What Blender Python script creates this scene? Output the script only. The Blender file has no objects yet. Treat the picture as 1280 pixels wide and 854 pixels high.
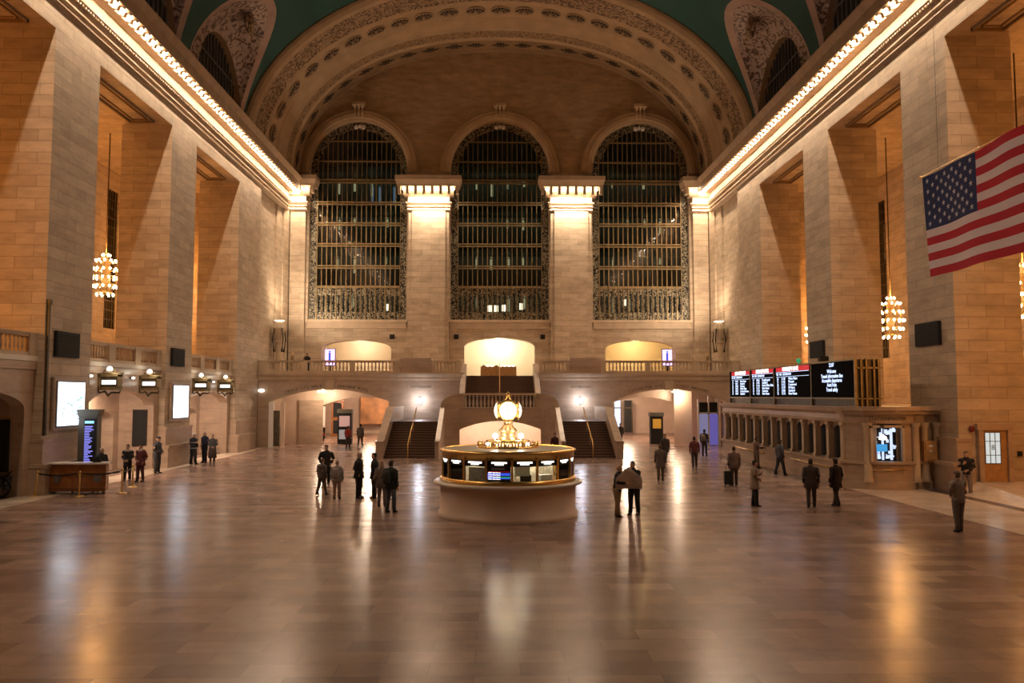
import bpy, bmesh, math, random
from mathutils import Vector, Matrix
random.seed(7)
PI = math.pi
S = bpy.context.scene
COL = S.collection

# ---------------------------------------------------------------- camera
F_PX = 1016.0
PITCH = math.atan(67.5 / F_PX)
YAW = math.atan(20 / F_PX)
cam_d = bpy.data.cameras.new('camera')
cam = bpy.data.objects.new('camera', cam_d)
COL.objects.link(cam)
cam_d.sensor_width = 36
cam_d.lens = 36 * F_PX / 1280
cam_d.clip_end = 400
fw = Vector((math.sin(YAW) * math.cos(PITCH), math.cos(YAW) * math.cos(PITCH), math.sin(PITCH)))
rt = Vector((math.cos(YAW), -math.sin(YAW), 0))
up = rt.cross(fw)
cam.matrix_world = Matrix(((rt.x, up.x, -fw.x, -0.35), (rt.y, up.y, -fw.y, 0), (rt.z, up.z, -fw.z, 3.88), (0, 0, 0, 1)))
S.camera = cam

# ---------------------------------------------------------------- world and exposure
S.view_settings.view_transform = 'Standard'
S.view_settings.look = 'None'
S.view_settings.gamma = 1
S.view_settings.use_curve_mapping = False
S.view_settings.exposure = 0.0
w = bpy.data.worlds.new('night'); S.world = w; w.use_nodes = True
w.node_tree.nodes['Background'].inputs[0].default_value = (0.02, 0.03, 0.06, 1)
w.node_tree.nodes['Background'].inputs[1].default_value = 0.3

WARM = (1.0, 0.77, 0.55)
AMBER = (1.0, 0.40, 0.075)

def area(name, loc, direction, sx, sy, power, color):
    d = bpy.data.lights.new(name, 'AREA'); d.shape = 'RECTANGLE'; d.size = sx; d.size_y = sy
    d.energy = power; d.color = color
    o = bpy.data.objects.new(name, d); COL.objects.link(o); o.location = loc
    o.rotation_euler = Vector(direction).to_track_quat('-Z', 'Y').to_euler()
    return o

def point(name, loc, power, color, r=0.1):
    d = bpy.data.lights.new(name, 'POINT'); d.energy = power; d.color = color; d.shadow_soft_size = r
    o = bpy.data.objects.new(name, d); COL.objects.link(o); o.location = loc
    return o

WX = 18.2            # side wall planes
YB = 61.5            # balcony front
YW = 70.3            # window wall
CORN_P = 1700
BULB_P = 100
PILLAR_P = 800
CAP_P = 150
# long lamp strips under the cornice soffits, between the scroll brackets
for sx in (-1, 1):
    a = area('cornice_lamp_strip', (sx * (WX - 0.76), 44.0, 21.84), (0, 0, -1), 0.40, 50.0, CORN_P, WARM)
    a.rotation_euler = (0, 0, 0)
for cx, hw in ((-6.2, 2.1), (6.2, 2.1), (-17.3, 0.75), (17.3, 0.75)):
    a = area('pillar_lamp_strip', (cx, YW - 1.18, 21.835), (0, 0, -1), hw * 2.1, 0.42, CAP_P * hw / 1.4, WARM)
    a.rotation_euler = (0, 0, 0)

# bare bulbs hanging just below the bed moulding: they wash the frieze, the piers and the hall
_fl = bpy.data.lights.new('cornice_bulb_light', 'POINT'); _fl.energy = BULB_P; _fl.color = WARM; _fl.shadow_soft_size = 0.06
for sx in (-1, 1):
    for k in range(86):
        o = bpy.data.objects.new('cornice_bulb_light', _fl); COL.objects.link(o); o.location = (sx * (WX - 0.76), 24.6 - 0.67 * 20 + 0.465 + 0.67 * k, 21.49)
for cx, hw in ((-6.2, 1.5), (6.18, 1.5), (-17.4, 0.4), (17.4, 0.4)):
    area('pillar_wash', (cx, 70.3 - 1.38, 21.16), (0, 0.12, -1), hw * 2, 0.14, PILLAR_P * hw / 1.5, WARM)  # added wash without a fixture, brightens the pilasters below their capitals

# ---------------------------------------------------------------- helpers
class MB:
    def __init__(s): s.v = []; s.f = []; s.sm = []
    def add(s, vs, fs, smooth=False):
        n = len(s.v); s.v += [tuple(p) for p in vs]
        for f in fs: s.f.append(tuple(i + n for i in f)); s.sm.append(smooth)
        return s
    def box(s, x0, x1, y0, y1, z0, z1):
        return s.add([(x, y, z) for z in (z0, z1) for y in (y0, y1) for x in (x0, x1)],
              [(0, 2, 3, 1), (4, 5, 7, 6), (0, 1, 5, 4), (2, 6, 7, 3), (0, 4, 6, 2), (1, 3, 7, 5)])
    def prism(s, poly, M, a, b, caps=True, smooth=False):
        n = len(poly); vs = [M(p, q, a) for p, q in poly] + [M(p, q, b) for p, q in poly]
        s.add(vs, [(i, (i + 1) % n, n + (i + 1) % n, n + i) for i in range(n)], smooth)
        if caps: s.add(vs, [tuple(range(n))[::-1], tuple(range(n, 2 * n))])
        return s
    def lathe(s, prof, c=(0, 0, 0), n=24, smooth=True, a0=0, a1=2 * PI, sx=1, sy=1):
        full = abs(a1 - a0 - 2 * PI) < 1e-6; m = n if full else n + 1
        vs = []
        for k in range(m):
            t = a0 + (a1 - a0) * k / n
            for r, z in prof: vs.append((c[0] + r * math.cos(t) * sx, c[1] + r * math.sin(t) * sy, c[2] + z))
        q = len(prof); fs = []
        for k in range(n):
            k2 = (k + 1) % m
            for j in range(q - 1): fs.append((k * q + j, k2 * q + j, k2 * q + j + 1, k * q + j + 1))
        return s.add(vs, fs, smooth)
    def loft(s, rings, n=12, smooth=True, caps=True):
        # rings: (centre, rx, ry) horizontal ellipses, or (centre, rx, ry, ax, ay) with own axes
        vs = []
        for r in rings:
            c = Vector(r[0]); ax = Vector(r[3]) if len(r) > 3 else Vector((1, 0, 0)); ay = Vector(r[4]) if len(r) > 3 else Vector((0, 1, 0))
            for k in range(n):
                t = 2 * PI * k / n; vs.append(c + ax * r[1] * math.cos(t) + ay * r[2] * math.sin(t))
        fs = [(j * n + k, j * n + (k + 1) % n, (j + 1) * n + (k + 1) % n, (j + 1) * n + k) for j in range(len(rings) - 1) for k in range(n)]
        if caps: fs += [tuple(range(n))[::-1], tuple(range((len(rings) - 1) * n, len(rings) * n))]
        return s.add(vs, fs, smooth)
    def tube(s, pts, r, n=8, smooth=True):
        pts = [Vector(p) for p in pts]; rr = r if isinstance(r, (list, tuple)) else [r] * len(pts); rings = []
        for i, p in enumerate(pts):
            d = (pts[min(i + 1, len(pts) - 1)] - pts[max(i - 1, 0)]).normalized()
            u = d.cross(Vector((0.13, 0.21, 1))).normalized() if abs(d.z) < 0.99 else Vector((1, 0, 0))
            v = d.cross(u).normalized(); rings.append((p, rr[i], rr[i], u, v))
        return s.loft(rings, n, smooth)
    def sphere(s, c, r, n=12, sz=1, sx=1, sy=1):
        m = max(6, n // 2 + 2)
        return s.loft([((c[0], c[1], c[2] - r * sz * math.cos(PI * j / m)), max(1e-4, r * math.sin(PI * j / m)) * sx, max(1e-4, r * math.sin(PI * j / m)) * sy) for j in range(m + 1)], n)
    def build(s, name, mat, parent=None, **kw):
        me = bpy.data.meshes.new(name); me.from_pydata(s.v, [], s.f)
        me.polygons.foreach_set('use_smooth', s.sm); me.materials.append(mat); me.update()
        o = bpy.data.objects.new(name, me); COL.objects.link(o)
        if parent: o.parent = parent
        tag(o, **kw)
        return o

def tag(o, label=None, cat=None, group=None, kind=None):
    if label: o['label'] = label
    if cat: o['category'] = cat
    if group: o['group'] = group
    if kind: o['kind'] = kind
    return o

def empty(name, loc=(0, 0, 0), rz=0, **kw):
    o = bpy.data.objects.new(name, None); COL.objects.link(o); o.location = loc; o.rotation_euler = (0, 0, rz)
    o.empty_display_size = 0.2
    return tag(o, **kw)

def child_of(name, src, parent, loc=None):
    c = src.copy(); COL.objects.link(c); c.parent = parent
    if loc is not None: c.location = loc
    return c

def copy_tree(o, parent=None):
    kids = list(o.children)
    c = o.copy(); COL.objects.link(c); c.parent = parent
    for k in kids: copy_tree(k, c)
    return c

def struct(name, mb, mat, label, cat):
    return mb.build(name, mat, None, label=label, cat=cat, kind='structure')

def arch_wall(mb, u0, u1, w0, w1, ops, d0, d1, M, seg=16, topseg=0, back=True):
    """wall panel in (u, w) with arched openings; ops = (c, hw, sill, spring, rise, kind)"""
    us = {u0, u1}
    for c, hw, sill, sp, rise, kind in ops:
        for k in range(seg + 1):
            us.add(round(c - hw * math.cos(PI * k / seg), 5))
    if topseg:
        for k in range(topseg + 1): us.add(u0 + (u1 - u0) * (0.5 - 0.5 * math.cos(PI * k / topseg)))
    us = sorted(u for u in us if u0 - 1e-6 <= u <= u1 + 1e-6)
    top = w1 if callable(w1) else (lambda u: w1)
    def ah(o, u):
        t = min(1, abs((u - o[0]) / o[1])); return o[3] + o[4] * (math.sqrt(1 - t * t) if o[5] == 'e' else 1 - t * t)
    for a, b in zip(us, us[1:]):
        if b - a < 1e-6: continue
        m = (a + b) / 2
        op = next((o for o in ops if o[0] - o[1] < m < o[0] + o[1]), None)
        if op is None: spans = [((w0, w0), (top(a), top(b)))]
        else:
            spans = []
            if op[2] > w0 + 1e-6: spans.append(((w0, w0), (op[2], op[2])))
            spans.append(((ah(op, a), ah(op, b)), (top(a), top(b))))
            if op[5] != 'n': mb.add([M(a, d0, ah(op, a)), M(b, d0, ah(op, b)), M(b, d1, ah(op, b)), M(a, d1, ah(op, a))], [(0, 1, 2, 3)])
            if op[2] > w0 + 1e-6: mb.add([M(a, d0, op[2]), M(b, d0, op[2]), M(b, d1, op[2]), M(a, d1, op[2])], [(0, 1, 2, 3)])
        for (la, lb), (ta, tb) in spans:
            mb.add([M(a, d0, la), M(b, d0, lb), M(b, d0, tb), M(a, d0, ta)], [(0, 1, 2, 3)])
            if back: mb.add([M(a, d1, la), M(b, d1, lb), M(b, d1, tb), M(a, d1, ta)], [(3, 2, 1, 0)])
    for o in ops:
        for u in (o[0] - o[1], o[0] + o[1]):
            if u0 <= u <= u1:
                mb.add([M(u, d0, o[2]), M(u, d1, o[2]), M(u, d1, o[3]), M(u, d0, o[3])], [(0, 1, 2, 3)])
    return mb

def Yplane(u, d, w): return (u, d, w)          # wall across the hall
def Xplane(u, d, w): return (d, u, w)          # wall along the hall

# ---------------------------------------------------------------- materials
def mat_new(name):
    m = bpy.data.materials.new(name); m.use_nodes = True
    nt = m.node_tree; b = nt.nodes['Principled BSDF']
    return m, nt, b
def N(nt, t, **kw):
    n = nt.nodes.new(t)
    for k, v in kw.items(): setattr(n, k, v)
    return n
def math_n(nt, op, a, b=None, c=None):
    n = N(nt, 'ShaderNodeMath', operation=op)
    for i, x in enumerate((a, b, c)):
        if x is None: continue
        if isinstance(x, (int, float)): n.inputs[i].default_value = x
        else: nt.links.new(x, n.inputs[i])
    return n.outputs[0]

def plain(name, col, rough=0.5, metal=0.0, noise=0.0, scale=6.0, spec=None, coat=0.0):
    m, nt, b = mat_new(name)
    b.inputs['Base Color'].default_value = (*col, 1); b.inputs['Roughness'].default_value = rough
    b.inputs['Metallic'].default_value = metal
    if coat: b.inputs['Coat Weight'].default_value = coat
    if noise:
        g = N(nt, 'ShaderNodeNewGeometry'); t = N(nt, 'ShaderNodeTexNoise'); t.inputs['Scale'].default_value = scale; t.inputs['Detail'].default_value = 5
        nt.links.new(g.outputs['Position'], t.inputs['Vector'])
        r = N(nt, 'ShaderNodeValToRGB'); r.color_ramp.elements[0].position = 0.3; r.color_ramp.elements[1].position = 0.7
        r.color_ramp.elements[0].color = (*[c * (1 - noise) for c in col], 1); r.color_ramp.elements[1].color = (*[min(1, c * (1 + noise)) for c in col], 1)
        nt.links.new(t.outputs[0], r.inputs[0]); nt.links.new(r.outputs[0], b.inputs['Base Color'])
    return m

def emit(name, col, strength, nosample=True):
    m, nt, b = mat_new(name)
    b.inputs['Base Color'].default_value = (*[c * 0.3 for c in col], 1)
    b.inputs['Emission Color'].default_value = (*col, 1); b.inputs['Emission Strength'].default_value = strength
    if nosample: m.cycles.emission_sampling = 'NONE'
    return m

def wall_uv(nt):
    g = N(nt, 'ShaderNodeNewGeometry')
    p = N(nt, 'ShaderNodeSeparateXYZ'); nt.links.new(g.outputs['Position'], p.inputs[0])
    n = N(nt, 'ShaderNodeSeparateXYZ'); nt.links.new(g.outputs['True Normal'], n.inputs[0])
    ax = math_n(nt, 'GREATER_THAN', math_n(nt, 'ABSOLUTE', n.outputs[0]), 0.6)
    az = math_n(nt, 'GREATER_THAN', math_n(nt, 'ABSOLUTE', n.outputs[2]), 0.75)
    u = math_n(nt, 'ADD', math_n(nt, 'MULTIPLY', p.outputs[0], math_n(nt, 'SUBTRACT', 1, ax)), math_n(nt, 'MULTIPLY', p.outputs[1], ax))
    v = math_n(nt, 'ADD', math_n(nt, 'MULTIPLY', p.outputs[2], math_n(nt, 'SUBTRACT', 1, az)), math_n(nt, 'MULTIPLY', p.outputs[1], az))
    c = N(nt, 'ShaderNodeCombineXYZ'); nt.links.new(u, c.inputs[0]); nt.links.new(v, c.inputs[1])
    return g, c.outputs[0]

def stone(name, c1, c2, mortar, bw=1.5, bh=0.47, rough=0.55, ms=0.012, noise=0.25, spec=0.3):
    m, nt, b = mat_new(name)
    g, vec = wall_uv(nt)
    br = N(nt, 'ShaderNodeTexBrick'); nt.links.new(vec, br.inputs['Vector'])
    br.inputs['Scale'].default_value = 1; br.inputs['Brick Width'].default_value = bw; br.inputs['Row Height'].default_value = bh
    br.inputs['Mortar Size'].default_value = ms; br.inputs['Mortar Smooth'].default_value = 0.3; br.inputs['Bias'].default_value = 0
    br.inputs['Color1'].default_value = (*c1, 1); br.inputs['Color2'].default_value = (*c2, 1); br.inputs['Mortar'].default_value = (*mortar, 1)
    t = N(nt, 'ShaderNodeTexNoise'); t.inputs['Scale'].default_value = 0.9; t.inputs['Detail'].default_value = 7; t.inputs['Roughness'].default_value = 0.65
    mp = N(nt, 'ShaderNodeMapping'); mp.inputs['Scale'].default_value = (1, 1, 3.2)
    nt.links.new(g.outputs['Position'], mp.inputs[0]); nt.links.new(mp.outputs[0], t.inputs['Vector'])
    mr = N(nt, 'ShaderNodeMapRange'); mr.inputs[1].default_value = 0.3; mr.inputs[2].default_value = 0.7
    mr.inputs[3].default_value = 1 - noise; mr.inputs[4].default_value = 1 + noise * 0.5
    nt.links.new(t.outputs[0], mr.inputs[0])
    mx = N(nt, 'ShaderNodeMix', data_type='RGBA', blend_type='MULTIPLY'); mx.inputs[0].default_value = 1
    nt.links.new(br.outputs['Color'], mx.inputs[6]); nt.links.new(mr.outputs[0], mx.inputs[7])
    nt.links.new(mx.outputs[2], b.inputs['Base Color'])
    b.inputs['Roughness'].default_value = rough; b.inputs['Specular IOR Level'].default_value = spec
    bp = N(nt, 'ShaderNodeBump'); bp.inputs['Strength'].default_value = 0.35; bp.inputs['Distance'].default_value = 0.02
    nt.links.new(math_n(nt, 'SUBTRACT', 1, br.outputs['Fac']), bp.inputs['Height']); nt.links.new(bp.outputs[0], b.inputs['Normal'])
    return m

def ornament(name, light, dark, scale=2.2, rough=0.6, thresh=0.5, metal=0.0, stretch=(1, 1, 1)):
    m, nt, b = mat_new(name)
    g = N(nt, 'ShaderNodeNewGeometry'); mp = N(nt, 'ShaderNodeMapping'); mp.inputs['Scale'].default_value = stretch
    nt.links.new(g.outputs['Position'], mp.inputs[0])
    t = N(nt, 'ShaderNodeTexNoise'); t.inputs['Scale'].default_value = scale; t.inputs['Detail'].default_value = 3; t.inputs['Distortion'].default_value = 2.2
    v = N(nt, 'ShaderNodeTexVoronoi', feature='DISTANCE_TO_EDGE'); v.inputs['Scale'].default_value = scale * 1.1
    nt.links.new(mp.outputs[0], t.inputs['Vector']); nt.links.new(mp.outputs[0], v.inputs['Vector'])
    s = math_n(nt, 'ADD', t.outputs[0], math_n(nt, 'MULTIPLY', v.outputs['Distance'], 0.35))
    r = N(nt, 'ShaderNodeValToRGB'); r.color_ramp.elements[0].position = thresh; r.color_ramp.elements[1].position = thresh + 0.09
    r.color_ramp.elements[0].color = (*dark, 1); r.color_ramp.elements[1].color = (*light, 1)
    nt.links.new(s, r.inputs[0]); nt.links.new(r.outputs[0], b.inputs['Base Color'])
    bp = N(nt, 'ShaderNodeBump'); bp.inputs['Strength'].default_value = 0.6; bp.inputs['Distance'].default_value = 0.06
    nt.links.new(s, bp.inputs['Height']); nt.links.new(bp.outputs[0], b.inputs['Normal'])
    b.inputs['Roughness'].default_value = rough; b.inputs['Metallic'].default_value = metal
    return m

def floor_mat(name, c1, c2, mortar, bw, bh, r0, r1):
    m = stone(name, c1, c2, mortar, bw, bh, 0.2, 0.004, 0.3, 0.2)
    nt = m.node_tree; b = nt.nodes['Principled BSDF']
    for l in list(b.inputs['Normal'].links): nt.links.remove(l)
    g = N(nt, 'ShaderNodeNewGeometry'); t = N(nt, 'ShaderNodeTexNoise'); t.inputs['Scale'].default_value = 0.6; t.inputs['Detail'].default_value = 6
    nt.links.new(g.outputs['Position'], t.inputs['Vector'])
    mr = N(nt, 'ShaderNodeMapRange'); mr.inputs[3].default_value = r0; mr.inputs[4].default_value = r1
    nt.links.new(t.outputs[0], mr.inputs[0]); nt.links.new(mr.outputs[0], b.inputs['Roughness'])
    t2 = N(nt, 'ShaderNodeTexNoise'); t2.inputs['Scale'].default_value = 1.3; t2.inputs['Detail'].default_value = 2
    mp = N(nt, 'ShaderNodeMapping'); mp.inputs['Scale'].default_value = (0.7, 2.0, 1)
    nt.links.new(g.outputs['Position'], mp.inputs[0]); nt.links.new(mp.outputs[0], t2.inputs['Vector'])
    bp = N(nt, 'ShaderNodeBump'); bp.inputs['Strength'].default_value = 0.06; bp.inputs['Distance'].default_value = 0.02
    nt.links.new(t2.outputs[0], bp.inputs['Height']); nt.links.new(bp.outputs[0], b.inputs['Normal'])
    return m

M = {}
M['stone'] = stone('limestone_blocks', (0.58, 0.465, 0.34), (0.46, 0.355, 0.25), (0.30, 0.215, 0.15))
M['marble'] = stone('warm_marble', (0.50, 0.37, 0.27), (0.44, 0.32, 0.23), (0.28, 0.19, 0.13), 2.0, 1.0, 0.32, 0.006, 0.22, 0.5)
M['trimstone'] = plain('carved_stone', (0.52, 0.40, 0.28), 0.6, noise=0.12, scale=1.5)
M['cornice'] = plain('cornice_stone', (0.42, 0.31, 0.21), 0.6, noise=0.12, scale=1.5)
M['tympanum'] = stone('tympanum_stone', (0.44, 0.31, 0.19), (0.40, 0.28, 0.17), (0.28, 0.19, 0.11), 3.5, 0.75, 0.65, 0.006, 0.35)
M['arch'] = plain('arch_plaster', (0.46, 0.33, 0.20), 0.65, noise=0.12, scale=0.8)
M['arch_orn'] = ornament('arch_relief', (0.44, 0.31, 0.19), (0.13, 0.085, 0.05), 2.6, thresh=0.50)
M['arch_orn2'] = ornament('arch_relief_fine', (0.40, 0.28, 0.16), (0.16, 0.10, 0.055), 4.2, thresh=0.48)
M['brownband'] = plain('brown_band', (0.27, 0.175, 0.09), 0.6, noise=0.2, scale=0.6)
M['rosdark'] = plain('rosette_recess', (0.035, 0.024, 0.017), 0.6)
M['rospetal'] = plain('rosette_petal', (0.36, 0.26, 0.17), 0.6)
M['teal'] = plain('teal_vault', (0.013, 0.085, 0.078), 0.7, noise=0.15, scale=0.25)
M['relief'] = ornament('white_plaster_relief', (0.52, 0.42, 0.36), (0.14, 0.09, 0.07), 1.9, thresh=0.47)
M['pinkrim'] = plain('pink_plaster_rim', (0.46, 0.33, 0.27), 0.65, noise=0.15, scale=1)
M['bronze'] = plain('bronze', (0.30, 0.22, 0.11), 0.42, 0.55, noise=0.25, scale=3)
M['bronze_dk'] = plain('dark_bronze', (0.085, 0.062, 0.035), 0.45, 0.5, noise=0.3, scale=3)
M['grille'] = ornament('bronze_scroll_grille', (0.34, 0.30, 0.21), (0.012, 0.011, 0.010), 3.8, 0.45, 0.50, 0.3)
M['brass'] = plain('brass', (0.75, 0.50, 0.18), 0.28, 0.9)
M['gold'] = plain('gilded_brass', (0.80, 0.52, 0.18), 0.25, 0.85)
M['black'] = plain('matte_black', (0.008, 0.007, 0.007), 0.7)
M['darkgap'] = plain('dark_recess', (0.02, 0.014, 0.010), 0.8)
M['floor'] = floor_mat('concourse_marble', (0.38, 0.255, 0.20), (0.225, 0.143, 0.108), (0.15, 0.093, 0.07), 1.3, 0.55, 0.16, 0.32)
M['border'] = floor_mat('cream_border', (0.68, 0.55, 0.43), (0.63, 0.50, 0.39), (0.45, 0.35, 0.27), 1.4, 0.7, 0.15, 0.28)
M['darkline'] = floor_mat('brown_floor_band', (0.10, 0.06, 0.04), (0.09, 0.055, 0.04), (0.08, 0.05, 0.03), 1.2, 0.6, 0.15, 0.28)
M['steps'] = plain('dark_marble_steps', (0.105, 0.062, 0.045), 0.35, noise=0.2)
M['nosing'] = plain('pale_step_edge', (0.20, 0.12, 0.085), 0.35)  # step edges in a paler brown than the steps
M['wood'] = plain('varnished_wood', (0.32, 0.12, 0.035), 0.3, noise=0.35, scale=4, coat=0.4)
M['wood_lt'] = plain('pale_oak', (0.45, 0.25, 0.10), 0.4, noise=0.2, scale=5)
M['white'] = plain('white_paint', (0.75, 0.72, 0.68), 0.5)
M['offwhite'] = plain('marble_counter_top', (0.70, 0.64, 0.56), 0.25)
M['alcove'] = plain('cream_alcove_plaster', (0.70, 0.62, 0.48), 0.6)
M['pinkwall'] = plain('pale_pink_marble', (0.68, 0.52, 0.40), 0.4, noise=0.08, scale=1)
M['grey'] = plain('grey_metal', (0.22, 0.22, 0.22), 0.4, 0.5)
M['steelblue'] = plain('grey_enamel_pylon', (0.11, 0.10, 0.075), 0.5)
M['red'] = plain('red_enamel', (0.16, 0.015, 0.012), 0.5)
M['bulb'] = emit('bulb_glow', (1.0, 0.80, 0.52), 14)
M['bulb_ch'] = emit('chandelier_bulb_glow', (1.0, 0.66, 0.34), 22)
M['scr_white'] = emit('white_screen_glow', (0.80, 0.88, 1.0), 3.6, False)
M['warm_white'] = emit('warm_white_glow', (1.0, 0.84, 0.60), 3.0)
M['sign_white'] = emit('sign_letter_glow', (1.0, 0.93, 0.84), 3.0)
M['led_blue'] = emit('pale_blue_letter_glow', (0.60, 0.72, 1.0), 1.8)
M['led_red'] = emit('red_header_glow', (0.85, 0.01, 0.03), 0.6)
M['pinkscr'] = emit('pink_violet_screen_glow', (0.85, 0.55, 1.0), 1.6, False)
M['blue_scr'] = emit('blue_screen_glow', (0.05, 0.10, 0.75), 0.9)
M['green_scr'] = emit('green_screen_glow', (0.02, 0.35, 0.12), 0.8)
M['cool'] = emit('cool_white_lamp_glow', (0.78, 0.85, 1.0), 30, False)
M['clockface'] = emit('opal_clock_face_glow', (1.0, 0.86, 0.58), 3.2, False)
M['redlamp'] = emit('red_lamp_glow', (1.0, 0.08, 0.04), 4)
M['farlit'] = emit('distant_lit_pane', (0.75, 0.72, 0.42), 0.35)
M['farblue'] = emit('distant_blue_pane', (0.25, 0.42, 0.65), 0.25)
M['glow_window'] = emit('lit_shop_window', (0.62, 0.74, 1.0), 1.1, False)

def glass(name, tint=(0.02, 0.025, 0.025), alpha_mix=0.35, rough=0.06):
    m, nt, b = mat_new(name)
    tr = N(nt, 'ShaderNodeBsdfTransparent'); tr.inputs[0].default_value = (0.8, 0.85, 0.82, 1)
    gl = N(nt, 'ShaderNodeBsdfGlossy'); gl.inputs['Roughness'].default_value = rough; gl.inputs[0].default_value = (0.9, 0.9, 0.9, 1)
    fr = N(nt, 'ShaderNodeFresnel'); fr.inputs[0].default_value = 1.5
    mx = N(nt, 'ShaderNodeMixShader'); nt.links.new(math_n(nt, 'ADD', fr.outputs[0], alpha_mix), mx.inputs[0])
    nt.links.new(tr.outputs[0], mx.inputs[1]); nt.links.new(gl.outputs[0], mx.inputs[2])
    nt.links.new(mx.outputs[0], nt.nodes['Material Output'].inputs[0])
    return m
M['glass'] = glass('window_glass', alpha_mix=0.04)
M['clearglass'] = glass('clear_booth_glass', alpha_mix=0.02, rough=0.02)

def text_mesh(name, s, size, loc, rot, mat, parent=None, depth=0.004, align='CENTER', sx=1.0, **kw):
    cu = bpy.data.curves.new('t', 'FONT'); cu.body = s; cu.size = size; cu.extrude = depth; cu.align_x = align; cu.align_y = 'CENTER'
    cu.resolution_u = 2
    t = bpy.data.objects.new('t', cu); COL.objects.link(t)
    dg = bpy.context.evaluated_depsgraph_get(); me = bpy.data.meshes.new_from_object(t.evaluated_get(dg))
    bpy.data.objects.remove(t); bpy.data.curves.remove(cu)
    me.materials.clear(); me.materials.append(mat)
    o = bpy.data.objects.new(name, me); COL.objects.link(o); o.location = loc; o.rotation_euler = rot; o.scale = (sx, 1, 1)
    if parent: o.parent = parent
    return tag(o, **kw)
ROT_Y = (PI / 2, 0, 0)                 # faces the camera (-Y)
ROT_L = (PI / 2, 0, PI / 2)            # on left wall, faces +X
ROT_R = (PI / 2, 0, -PI / 2)           # on right wall, faces -X

# ================================================================= SETTING
# ---- floor
struct('floor', MB().box(-30, 17.8, -16, 96, -0.3, 0.0).box(17.8, 30, -16, 24.3, -0.3, 0), M['floor'], 'polished brown marble concourse floor', 'floor')
t = MB(); t.box(-WX - 0.6, -17.35, -14, YB, 0, 0.006)
struct('trim_1', t, M['border'], 'cream marble floor border along the left wall', 'floor border')
t = MB(); t.box(14.35, 17.3, -14, 52, 0, 0.006)
struct('trim_2', t, M['border'], 'cream marble floor border on the right', 'floor border')
struct('trim_3', MB().box(17.3, 17.8, -14, 33.4, 0, 0.008), M['darkline'], 'dark brown band in the floor at the right', 'floor band')
r = MB(); r.add([(17.8, -16, -0.1), (30, -16, -0.1), (30, 24.3, 0), (17.8, 24.3, 0), (17.8, 32.5, 0.0), (18.9, 32.5, 0.45), (30, 32.5, 0.45), (18.9, 24.3, 0)], [(3, 4, 5, 7), (7, 5, 6, 2)])
struct('floor.001', r, M['border'], 'pale ramp rising to the door at the right', 'ramp')

# ---- piers
piers = [(8.7, 12.4), (20.55, 24.25), (32.4, 36.1), (44.3, 47.95), (56.1, 59.9)]
PD = 2.75
side_name = {-1: 'left', 1: 'right'}
for sx in (-1, 1):
    for i, (a, b) in enumerate(piers):
        mb = MB(); x0, x1 = sorted((sx * WX, sx * (WX + PD)))
        mb.box(x0, x1, a, b, 0, 18.75)
        struct('wall_' + side_name[sx] + '_pier', mb, M['stone'], 'tall limestone pier of the %s wall, %s from the window wall' % (side_name[sx], ['fifth', 'fourth', 'third', 'second', 'nearest'][i]), 'pier')
        if not (sx > 0 and i >= 3):
            bb = MB()
            for o, z0, z1 in ((0.30, 0, 1.05), (0.36, 1.05, 1.2), (0.12, 1.2, 2.05), (0.17, 2.05, 2.17)):
                xx = sorted((sx * (WX - o), sx * (WX + 0.5))); bb.box(xx[0], xx[1], a - o * 0.5, b + o * 0.5, z0, z1)
            struct('baseboard_' + side_name[sx], bb, M['marble'], 'stepped marble plinth of the %s %s pier' % (['fifth', 'fourth', 'third', 'second', 'nearest'][i], side_name[sx]), 'plinth')
    # lintel and upper wall
    mb = MB(); x0, x1 = sorted((sx * WX, sx * (WX + PD)))
    mb.box(x0, x1, -14, 59.9, 18.75, 22.5)
    struct('wall_%s_lintel' % side_name[sx], mb, M['stone'], 'limestone lintel band above the %s openings' % side_name[sx], 'wall')
    # coffered soffits in openings
    for (a0, b0), (a1, b1) in zip(piers, piers[1:]):
        cf = MB(); ya, yb = b0, a1
        for k, (m_, zz) in enumerate(((0.7, 0.0), (0.95, 0.10))):
            xa, xb = sx * (WX + m_), sx * (WX + PD - m_)
            xa, xb = sorted((xa, xb)); w_ = 0.09
            for bx in ((xa, xb, ya + m_, ya + m_ + w_), (xa, xb, yb - m_ - w_, yb - m_), (xa, xa + w_, ya + m_, yb - m_), (xb - w_, xb, ya + m_, yb - m_)):
                cf.box(*bx, 18.62 if k == 0 else 18.68, 18.749)
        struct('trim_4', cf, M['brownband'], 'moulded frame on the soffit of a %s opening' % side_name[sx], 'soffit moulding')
    # solid wall from last pier to the window wall, with pilaster strips
    mb = MB()
    pts = [(59.9, 0.0), (61.3, 0.0), (61.3, 0.35), (66.6, 0.35), (66.6, 0.2), (68.2, 0.2), (68.2, 0.05), (YW, 0.05)]
    for (ya, oa), (yb, ob) in zip(pts, pts[1:]):
        mb.add([(sx * (WX + oa), ya, 0), (sx * (WX + ob), yb, 0), (sx * (WX + ob), yb, 21.4), (sx * (WX + oa), ya, 21.4)], [(0, 1, 2, 3)])
    struct('wall_' + side_name[sx], mb, M['stone'], 'limestone %s wall between the last pier and the windows' % side_name[sx], 'wall')

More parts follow.
